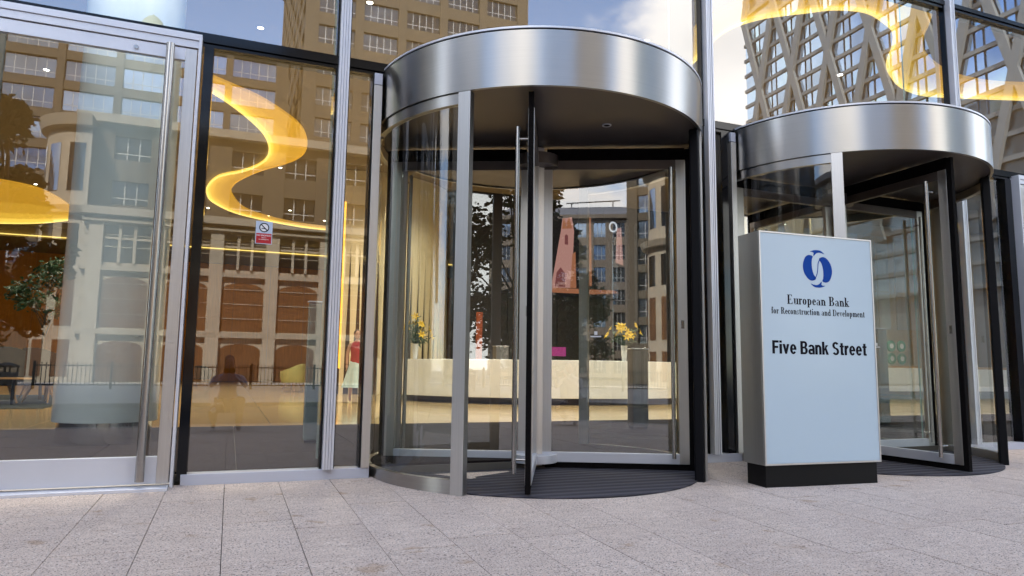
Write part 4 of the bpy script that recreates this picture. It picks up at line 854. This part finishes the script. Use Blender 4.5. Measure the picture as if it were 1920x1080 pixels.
# visitor in red walking across the lobby
px, py, pz = 2.86, 11.4, FZ
T = thing('person', 'person in red top and pale teal skirt walking through the lobby', 'person', (px, py, pz))
J = [(0, 0, 0.95, 0.14, 0.10), (0, 0, 1.15, 0.115, 0.085), (0, 0, 1.36, 0.15, 0.09), (0, 0, 1.46, 0.06, 0.055), (0, 0, 1.54, 0.048),
     (0.17, 0, 1.40, 0.05), (0.22, -0.02, 1.14, 0.04), (0.24, -0.10, 0.92, 0.03), (-0.17, 0, 1.40, 0.05), (-0.22, 0.03, 1.14, 0.04), (-0.23, -0.02, 0.91, 0.03),
     (0.09, 0.0, 0.86, 0.085), (0.10, -0.10, 0.48, 0.06), (0.10, -0.16, 0.09, 0.035), (0.10, -0.29, 0.035, 0.03), (-0.09, 0, 0.86, 0.085), (-0.10, 0.06, 0.48, 0.06), (-0.10, 0.20, 0.12, 0.035), (-0.10, 0.10, 0.03, 0.03)]
E_ = [(0, 1), (1, 2), (2, 3), (3, 4), (2, 5), (5, 6), (6, 7), (2, 8), (8, 9), (9, 10), (0, 11), (11, 12), (12, 13), (13, 14), (0, 15), (15, 16), (16, 17), (17, 18)]
skin_body('body', J, E_, T, SKIN)
hand('hand', (px+0.24, py-0.10, pz+0.92), (0, -0.3, -1), (0, -1, 0), T).location = -T.location; hand('hand', (px-0.23, py-0.02, pz+0.91), (0, -0.1, -1), (0, -1, 0), T).location = -T.location
head((px, py-0.01, pz+1.64), (0.1, -1, 0), T, HAIR, 1.0, True)
b = MB(); b.lathe(px, py, [(0.145, pz+0.90), (0.15, pz+1.0), (0.135, pz+1.15), (0.165, pz+1.34), (0.13, pz+1.43), (0.07, pz+1.47)], 24); o = b.build('top', REDT, T, smooth=50)
b = MB(); vs = []
for j, (z, r_) in enumerate(((1.0, 0.15), (0.85, 0.19), (0.6, 0.25), (0.36, 0.31))):
    for i in range(32): a = 2*math.pi*i/32; q = r_*(1+0.06*j*math.sin(6*a)); vs.append((px+q*math.cos(a), py+q*math.sin(a)*0.9, pz+z))
b.add(vs, [(j*32+i, j*32+(i+1) % 32, (j+1)*32+(i+1) % 32, (j+1)*32+i) for j in range(3) for i in range(32)]); b.build('skirt', TEALS, T, smooth=60)
# the photographer, crouching behind the camera, seen only in the glass
px, py, pz = 0.0, -6.55, GS*-6.5
T = thing('person', 'crouching photographer in a pale lilac shirt mirrored in the glass', 'person', (px, py, pz))
J = [(0, -0.22, 0.42, 0.15, 0.12), (0, -0.16, 0.62, 0.14, 0.10), (0, -0.06, 0.84, 0.17, 0.10), (0, -0.02, 0.93, 0.06), (0, 0.01, 0.99, 0.05),
     (0.20, -0.04, 0.86, 0.055), (0.27, 0.12, 0.72, 0.042), (0.07, 0.36, 0.92, 0.03), (-0.20, -0.04, 0.86, 0.055), (-0.27, 0.12, 0.72, 0.042), (-0.07, 0.36, 0.92, 0.03),
     (0.12, -0.16, 0.40, 0.09), (0.20, 0.22, 0.52, 0.07), (0.18, 0.10, 0.10, 0.045), (0.19, 0.26, 0.04, 0.04), (-0.12, -0.16, 0.40, 0.09), (-0.22, 0.14, 0.30, 0.07), (-0.20, -0.24, 0.12, 0.045), (-0.20, -0.12, 0.04, 0.04)]
skin_body('body', J, E_, T, SHIRT)
hand('hand', (px+0.07, py+0.36, pz+0.92), (-0.3, 0.6, 0.7), (-1, 0, 0.3), T).location = -T.location; hand('hand', (px-0.07, py+0.36, pz+0.92), (0.3, 0.6, 0.7), (1, 0, 0.3), T).location = -T.location
head((px, py+0.04, pz+1.10), (0.1, 1, -0.1), T, HAIR)
TR = [(0, -0.22, 0.42, 0.158, 0.128), (0.12, -0.16, 0.40, 0.10), (0.20, 0.22, 0.52, 0.08), (0.18, 0.10, 0.10, 0.055), (-0.12, -0.16, 0.40, 0.10), (-0.22, 0.14, 0.30, 0.08), (-0.20, -0.24, 0.12, 0.055)]
skin_body('trousers', TR, [(0, 1), (1, 2), (2, 3), (0, 4), (4, 5), (5, 6)], T, JEAN)
T = thing('phone', 'dark phone held up by the crouching photographer', 'phone', (0, -6.06, 0.83)); part('phone_body', BLACKF, T, (-0.08, 0.08, -6.065, -6.055, 0.80, 0.875), bev=0.004)

# ------------------------------------------------------------------ across the street (seen mirrored in the glass)
def frame_of(a, b):
    a, b = Vector(a), Vector(b); u = (b-a).normalized(); return u, Vector((-u.y, u.x)), (b-a).length
grng = random.Random(31)
def grid_wall(T, O, u, n, wid, z0, z1, bays, floors, pier, span, wallm, winm, tpane=0.05, rec=0.45, mull_=True, wname='window', edge=1.0, nm=3):
    """piers and spandrels as one wall; each window is an own part set back in its opening. n points out of the wall"""
    bw = (wid-2*edge)/bays; fh = (z1-z0)/floors; b = MB(); OO = (O[0], O[1], 0)
    b.obox(OO, u, n, 0, edge+pier/2, -0.6, 0, z0, z1); b.obox(OO, u, n, wid-edge-pier/2, wid, -0.6, 0, z0, z1)
    for i in range(1, bays): b.obox(OO, u, n, edge+i*bw-pier/2, edge+i*bw+pier/2, -0.6, 0, z0, z1)
    for j in range(floors+1):
        za = z0+j*fh-(span*0.5 if j else 0); zb_ = z0+j*fh+(span*0.5 if j < floors else 0)
        if zb_ > za: b.obox(OO, u, n, 0.02, wid-0.02, -0.58, -0.12, za, zb_)
    b.build('wall', wallm, T)
    w_, h_ = bw-pier, fh-span; mb = MB(); mb.box(0.01, w_-0.01, 0, tpane, 0.01, h_-0.01); me = shared(mb, wname, winm)
    fm = MB()
    for k in range(1, nm): fm.box(w_*k/nm-0.04, w_*k/nm+0.04, -0.06, -0.005, 0.02, h_-0.02)
    fm.box(0.02, w_-0.02, -0.065, -0.01, h_*0.28, h_*0.28+0.07); fme = shared(fm, 'window_frame', FRAMEW)
    rz = math.atan2(u[1], u[0])
    for i in range(bays):
        for j in range(floors):
            a = edge+i*bw+pier/2; z = z0+j*fh+(span/2)
            # pane local +x along u, its -y side looks outward
            loc = (O[0]+u[0]*a-n[0]*rec, O[1]+u[1]*a-n[1]*rec, z)
            flip = (u[0]*n[1]-u[1]*n[0]) > 0
            o = inst(wname, me, T, loc, rz+grng.uniform(-0.012, 0.012)); o.rotation_euler.x = grng.uniform(-0.010, 0.010)
            if mull_:
                f_ = bpy.data.objects.new('window_frame', fme); COL.objects.link(f_); f_.parent = o
                if flip: f_.scale = (1, -1, 1)
# stone-fronted block: u runs +x, faces +y towards the bank
PO = Vector((-9.2, -46.0)); u = Vector((1, 0)); n = Vector((0, 1)); PW = 44.0
T = thing('stone_building', 'cream stone fronted block with arched ground floor across the street', 'building', (PO.x, PO.y, -0.17))
BW = 3.63
def srow(z0, z1, wfrac, kind):
    for i in range(12):
        xc = PO.x+0.7+BW*(i+0.5); w = BW*wfrac/2
        if kind == 'arch':
            pts = [(-w, z0), (w, z0), (w, z1-0.55)]+[(w*math.cos(R(t)), z1-0.55+0.5*math.sin(R(t))) for t in range(15, 180, 15)]+[(-w, z1-0.55)]
            b = MB(); b.prism([(xc+a, c) for a, c in pts], (0, PO.y+0.012, 0), (1, 0, 0), (0, 0, 1), 0.004); o = b.build('arched_panel', PANB, T)
        else:
            o = part('window', WIND, T, (xc-w, xc+w, PO.y+0.004, PO.y+0.02, z0, z1))
            for k in (1, 2): part('window_frame', STONE, o, (xc-w+2*w*k/3-0.09, xc-w+2*w*k/3+0.09, PO.y+0.021, PO.y+0.20, z0, z1))
            part('window_bar', STONE, o, (xc-w, xc+w, PO.y+0.0215, PO.y+0.12, z0+(z1-z0)*0.62, z0+(z1-z0)*0.62+0.14))
b = MB(); b.box(PO.x, PO.x+PW, PO.y-14, PO.y, -0.4, 11.2); b.build('wall', STONE, T)
b = MB()
for i in range(13): x = PO.x+0.7+BW*i; b.box(x-0.42, x+0.42, PO.y+0.001, PO.y+0.35, -0.3, 10.6)
b.build('piers', STONE, T)
b = MB()
for z, h_, d_ in ((2.9, 0.35, 0.30), (7.05, 0.30, 0.28), (10.62, 0.5, 0.75), (10.2, 0.18, 0.5)): b.box(PO.x-0.1, PO.x+PW, PO.y+0.002, PO.y+d_+0.06, z, z+h_)
for z in (4.2, 5.2, 6.2, 8.6, 9.4): b.box(PO.x, PO.x+PW, PO.y+0.002, PO.y+0.06, z, z+0.05)
b.build('cornices', STONED, T)
srow(-0.1, 2.55, 0.72, 'arch'); srow(3.35, 6.75, 0.74, 'arch'); srow(7.6, 10.05, 0.74, 'win')
# its two tan upper storeys, set back behind the cornice
grid_wall(T, (PO.x-1.0, PO.y-2.5), u, n, PW, 11.25, 17.6, 11, 2, 1.5, 1.5, TAN, WIND, edge=1.2)
part('tan_core', TAN, T, (PO.x-1.0, PO.x+PW-1, PO.y-14, PO.y-3.25, 11.25, 17.55)); part('upper_cornice', STONED, T, (PO.x-1.4, PO.x+PW, PO.y-14, PO.y-2.0, 17.6, 18.2))
# rounded corner bay
b = MB(); b.lathe(PO.x, PO.y-3.2, [(3.2, -0.4), (3.2, 10.6), (3.6, 10.65), (3.8, 11.1), (3.1, 11.12), (3.1, 16.4), (3.5, 16.5), (3.7, 17.2), (3.0, 17.25), (0, 17.3)], 40, 90, 270); b.build('round_corner', STONE, T, smooth=30)
for zz0, zz1, mm in ((0.2, 2.5, PANB), (3.4, 6.7, PANB), (7.6, 10.0, WIND), (12.2, 15.4, WINB)):
    for a in range(105, 270, 30):
        b = MB(); rr_ = 3.23 if zz0 < 11 else 3.13; b.arc(PO.x, PO.y-3.2, rr_-0.02, rr_, 90+a-9, 90+a+9, zz0, zz1, 6); o = b.build('bay_window', mm, T)
# brick block further back
def brick_block(name, label, x0, x1, yf, depth, ztop, bays, floors, z0, wallm, winm, side=True, cat='building', pier=1.5, span=1.45, nm=3):
    T = thing(name, label, cat, (x0, yf, -0.5))
    grid_wall(T, (x0, yf), Vector((1, 0)), Vector((0, 1)), x1-x0, z0, ztop, bays, floors, pier, span, wallm, winm, nm=nm)
    part('core', WIND, T, (x0+0.3, x1-0.3, yf-depth, yf-0.62, -0.5, ztop-0.05)); part('roof', wallm, T, (x0-0.3, x1+0.3, yf-depth-0.3, yf+0.3, ztop, ztop+0.9))
    part('lower_wall', wallm, T, (x0, x1, yf-0.61, yf-0.02, -0.5, z0))
    if side:
        b = MB(); nb = 10; dd = depth/nb
        for i in range(nb+1): b.box(x0-0.02, x0+0.28, yf-0.62-i*dd, yf-0.02-i*dd, -0.5, ztop-0.02)
        for j in range(floors+1): zc = z0+(ztop-z0)/floors*j; b.box(x0+0.05, x0+0.29, yf-depth, yf-0.05, max(-0.5, zc-0.7), zc+0.7)
        b.build('side_wall', wallm, T)
    return T
brick_block('brick_building', 'tan brick office block with wide window bands behind the stone block', -24.8, 4.6, -78, 30, 37.0, 5, 10, 4.0, TAN, WINB, side=False, pier=0.75, span=1.0, nm=5)
T = thing('roof_pavilion', 'small verdigris domed pavilion on the brick block roof', 'pavilion', (-10.2, -79.5, 37.9))
b = MB(); b.lathe(-10.2, -79.5, [(1.3, 37.9), (1.3, 38.7), (1.5, 38.8), (1.15, 39.3), (1.0, 39.7), (0.55, 40.2), (0.15, 40.4), (0, 40.7)], 24); b.build('dome', COPPERG, T, smooth=50)
brick_block('brick_tower', 'tall tan tower with paired windows rising above the nearer revolving door', 6.0, 34.0, -75, 56, 72.0, 5, 18, 4.0, TAN, WIND, pier=1.0, span=1.5, nm=5)
# grid-fronted hotel block in the line of the door wing
GA = Vector((-58.0, -99.0)); GB = Vector((-28.5, -111.5)); u, n, wd = frame_of(GA, GB)
T = thing('plaza_building', 'grey buff block with a regular grid of blue windows and slate roof', 'building', (GA.x, GA.y, -0.5))
grid_wall(T, GA, u, n, wd, 0.0, 27.5, 9, 7, 1.3, 1.35, TANG, WINB)
b = MB(); b.obox((GA.x, GA.y, 0), u, n, 0.3, wd-0.3, -20, -0.62, -0.5, 27.4); b.build('core', WIND, T)
b = MB(); b.obox((GA.x, GA.y, 0), u, n, -0.5, wd+0.5, -20.5, 0.5, 27.5, 28.2); b.build('cornice', TANG, T)
b = MB(); P_ = lambda a, c, z: (GA.x+u.x*a+n.x*c, GA.y+u.y*a+n.y*c, z); b.hexa([P_(0, -20, 28.2), P_(wd, -20, 28.2), P_(wd, 0, 28.2), P_(0, 0, 28.2), P_(3, -17, 30.5), P_(wd-3, -17, 30.5), P_(wd-3, -4, 30.5), P_(3, -4, 30.5)]); b.build('roof', ROOFM, T)
b = MB(); b.lathe(GB.x, GB.y-2, [(2.6, -0.5), (2.6, 27.6), (3.0, 27.7), (3.0, 28.4), (2.4, 28.5), (1.8, 30.0), (0, 31.2)], 28); b.build('corner_turret', TANG, T, smooth=40)
b = MB(); b.tube([P_(wd*0.42, -3, 31.0), P_(wd*0.72, -3, 31.4)], 0.12, 6); b.tube([P_(wd*0.45, -3, 30.3), P_(wd*0.45, -3, 31.1)], 0.1, 6); b.tube([P_(wd*0.68, -3, 30.3), P_(wd*0.68, -3, 31.3)], 0.1, 6); b.build('roof_cradle', IRON, T)
# brick range closing the plaza beyond the trees
CA = Vector((-108.0, -54.0)); CB = Vector((-60.5, -97.0)); u, n, wd = frame_of(CA, CB)
T = thing('plaza_range', 'dark brick range closing the plaza beyond the street trees', 'building', (CA.x, CA.y, -0.5))
grid_wall(T, CA, u, n, wd, 0.0, 33.0, 11, 9, 1.4, 1.4, TAN, WIND)
b = MB(); b.obox((CA.x, CA.y, 0), u, n, 0.3, wd-0.3, -20, -0.62, -0.5, 32.9); b.build('core', WIND, T)
b = MB(); b.obox((CA.x, CA.y, 0), u, n, -0.4, wd+0.4, -20.4, 0.4, 33.0, 34.0); b.build('roof', ROOFM, T)
# diagrid tower
DA = Vector((106.0, -118.0)); DB = Vector((103.0, -52.0)); u, n, wd = frame_of(DA, DB)   # seen obliquely; outer side faces -x
T = thing('diagrid_tower', 'tall tower with crossing diagonal cladding and blue glass', 'tower', (DA.x, DA.y, -0.5))
O3 = (DA.x, DA.y, 0); fh = 3.6; nf = 36
b = MB(); b.obox(O3, u, n, 0.2, wd, -40, -0.9, -0.5, nf*fh); b.build('core', CONC, T)
for j in range(4, nf+1): b = MB(); b.obox(O3, u, n, 0, wd, -0.85, 0.05, j*fh-0.35, j*fh+0.35); b.build('floor_band', CONC, T)
bays = 13; bw = wd/bays; pm = shared(MB().box(0.25, bw*0.66, -0.05, 0.05, 0, fh-0.72), 'pane', WINDG); pm2 = shared(MB().box(bw*0.66+0.45, bw-0.20, -0.05, 0.05, 0, fh-0.72), 'pane', WINDG)
rz = math.atan2(u.y, u.x)
for i in range(bays):
    for j in range(11, 22):
        a = i*bw; inst('pane', pm, T, (DA.x+u.x*a+n.x*-0.3, DA.y+u.y*a+n.y*-0.3, j*fh+0.36), rz); inst('pane', pm2, T, (DA.x+u.x*a+n.x*-0.3, DA.y+u.y*a+n.y*-0.3, j*fh+0.36), rz)
b = MB(); b.obox(O3, u, n, 0.1, wd, -0.88, -0.55, 4*fh, nf*fh); b.build('inner_wall', mat('tower_inner_panel', (0.26, 0.32, 0.38), 0.2, 0.6, var=0.2, scale=0.3), T)
P_ = lambda a, c, z: Vector((DA.x+u.x*a+n.x*c, DA.y+u.y*a+n.y*c, z))
SL = 5.0/18.0
for k in range(-4, 10):
    for sg in (1, -1):
        za, zb_ = 24.0, 118.0; pts = []
        aat = lambda z: 15.5+10.0*k+sg*(z-63.2)*SL
        for lim in (0.6, wd-0.6):
            zc = 63.2+(lim-15.5-10.0*k)/(sg*SL)
            if (sg > 0) == (lim < 1): za = max(za, zc)
            else: zb_ = min(zb_, zc)
        if zb_-za < 2: continue
        a0, z0, a1, z1 = aat(za), za, aat(zb_), zb_
        d = Vector((a1-a0, z1-z0)).normalized(); q = Vector((-d.y, d.x))*0.66; off = 0.75 if sg > 0 else 0.70
        c4 = [(a0+q.x, z0+q.y), (a1+q.x, z1+q.y), (a1-q.x, z1-q.y), (a0-q.x, z0-q.y)]
        b = MB(); b.hexa([P_(c[0], 0.06, c[1]) for c in c4]+[P_(c[0], off, c[1]) for c in c4]); b.build('diagonal', CONC, T)
# block closing the street on the far side
brick_block('side_block', 'dark brick block closing the end of the street', -84.0, -52.0, -8.0, 26, 34.0, 5, 8, 4.0, TAN, WIND, side=False)
# railings across the street
def railing(x0, x1, y, label):
    T = thing('iron_railing', label, 'railing', (x0, y, -0.17), 'black iron railings across the street')
    part('rail', IRON, T, (x0, x1, y-0.025, y+0.025, 0.86, 0.91)); part('rail', IRON, T, (x0, x1, y-0.025, y+0.025, 0.0, 0.05))
    b = MB(); k = x0+0.1
    while k < x1: b.box(k-0.014, k+0.014, y-0.014, y+0.014, 0.05, 1.02); k += 0.17
    o = b.build('bars', IRON, T); o['kind'] = 'stuff'
    k = x0
    while k <= x1: part('post', IRON, T, (k-0.05, k+0.05, y-0.05, y+0.05, -0.17, 1.08)); k += 3.0
railing(-32, -9, -31, 'black iron railing run in front of the street trees'); railing(-8, 22, -31, 'black iron railing run in front of the stone block')
# litter bins
def bin_(x, y, label):
    T = thing('litter_bin', label, 'bin', (x, y, -0.17)); b = MB(); b.lathe(x, y, [(0, -0.17), (0.26, -0.17), (0.28, 0.62), (0.30, 0.66), (0.0, 0.66)], 24); b.build('body', mat('bin_steel', (0.16, 0.16, 0.17), 0.4, 0.7), T, smooth=30); b = MB(); b.lathe(x, y, [(0.30, 0.80), (0.31, 0.86), (0.1, 0.95), (0, 0.96)], 24); b.build('hood', IRON, T, smooth=40)
    for a in range(0, 360, 90): b = MB(); b.box(x+0.26*math.cos(R(a))-0.02, x+0.26*math.cos(R(a))+0.02, y+0.26*math.sin(R(a))-0.02, y+0.26*math.sin(R(a))+0.02, 0.661, 0.80); b.build('hood_support', IRON, T)
bin_(-6.3, -20.0, 'steel litter bin on the far pavement, mirrored at the edge of the door'); bin_(-13.5, -24.0, 'steel litter bin on the far pavement beside the street trees')
# street trees
TS = [(-13.5, -20.0, 10.5, 3.3), (-9.6, -21.6, 11.5, 3.0), (-18.0, -26.0, 12.0, 3.8), (-6.5, -18.6, 9.0, 1.7), (-24.0, -30.0, 11.0, 3.5), (-13.0, -36.0, 7.5, 2.8), (-19.0, -40.0, 7.0, 2.6)]
for i, (x, y, h_, c_) in enumerate(TS):
    lab = ('street tree with a tall dense crown, nearest the road', 'slim tall street tree beside the first one, dark against the sky', 'broad street tree further along the railing', 'slender street tree at the kerb of the far pavement', 'street tree at the far end of the railing', 'mid sized tree on the plaza before the grid fronted block', 'small tree on the plaza farthest from the road')[i]
    leafy_tree('street_tree', lab, 'tree', x, y, -0.17, h_, c_, 4500, 20+i, LEAF, 0.30, 'street trees', trunk_r=0.16, clear=0.22)
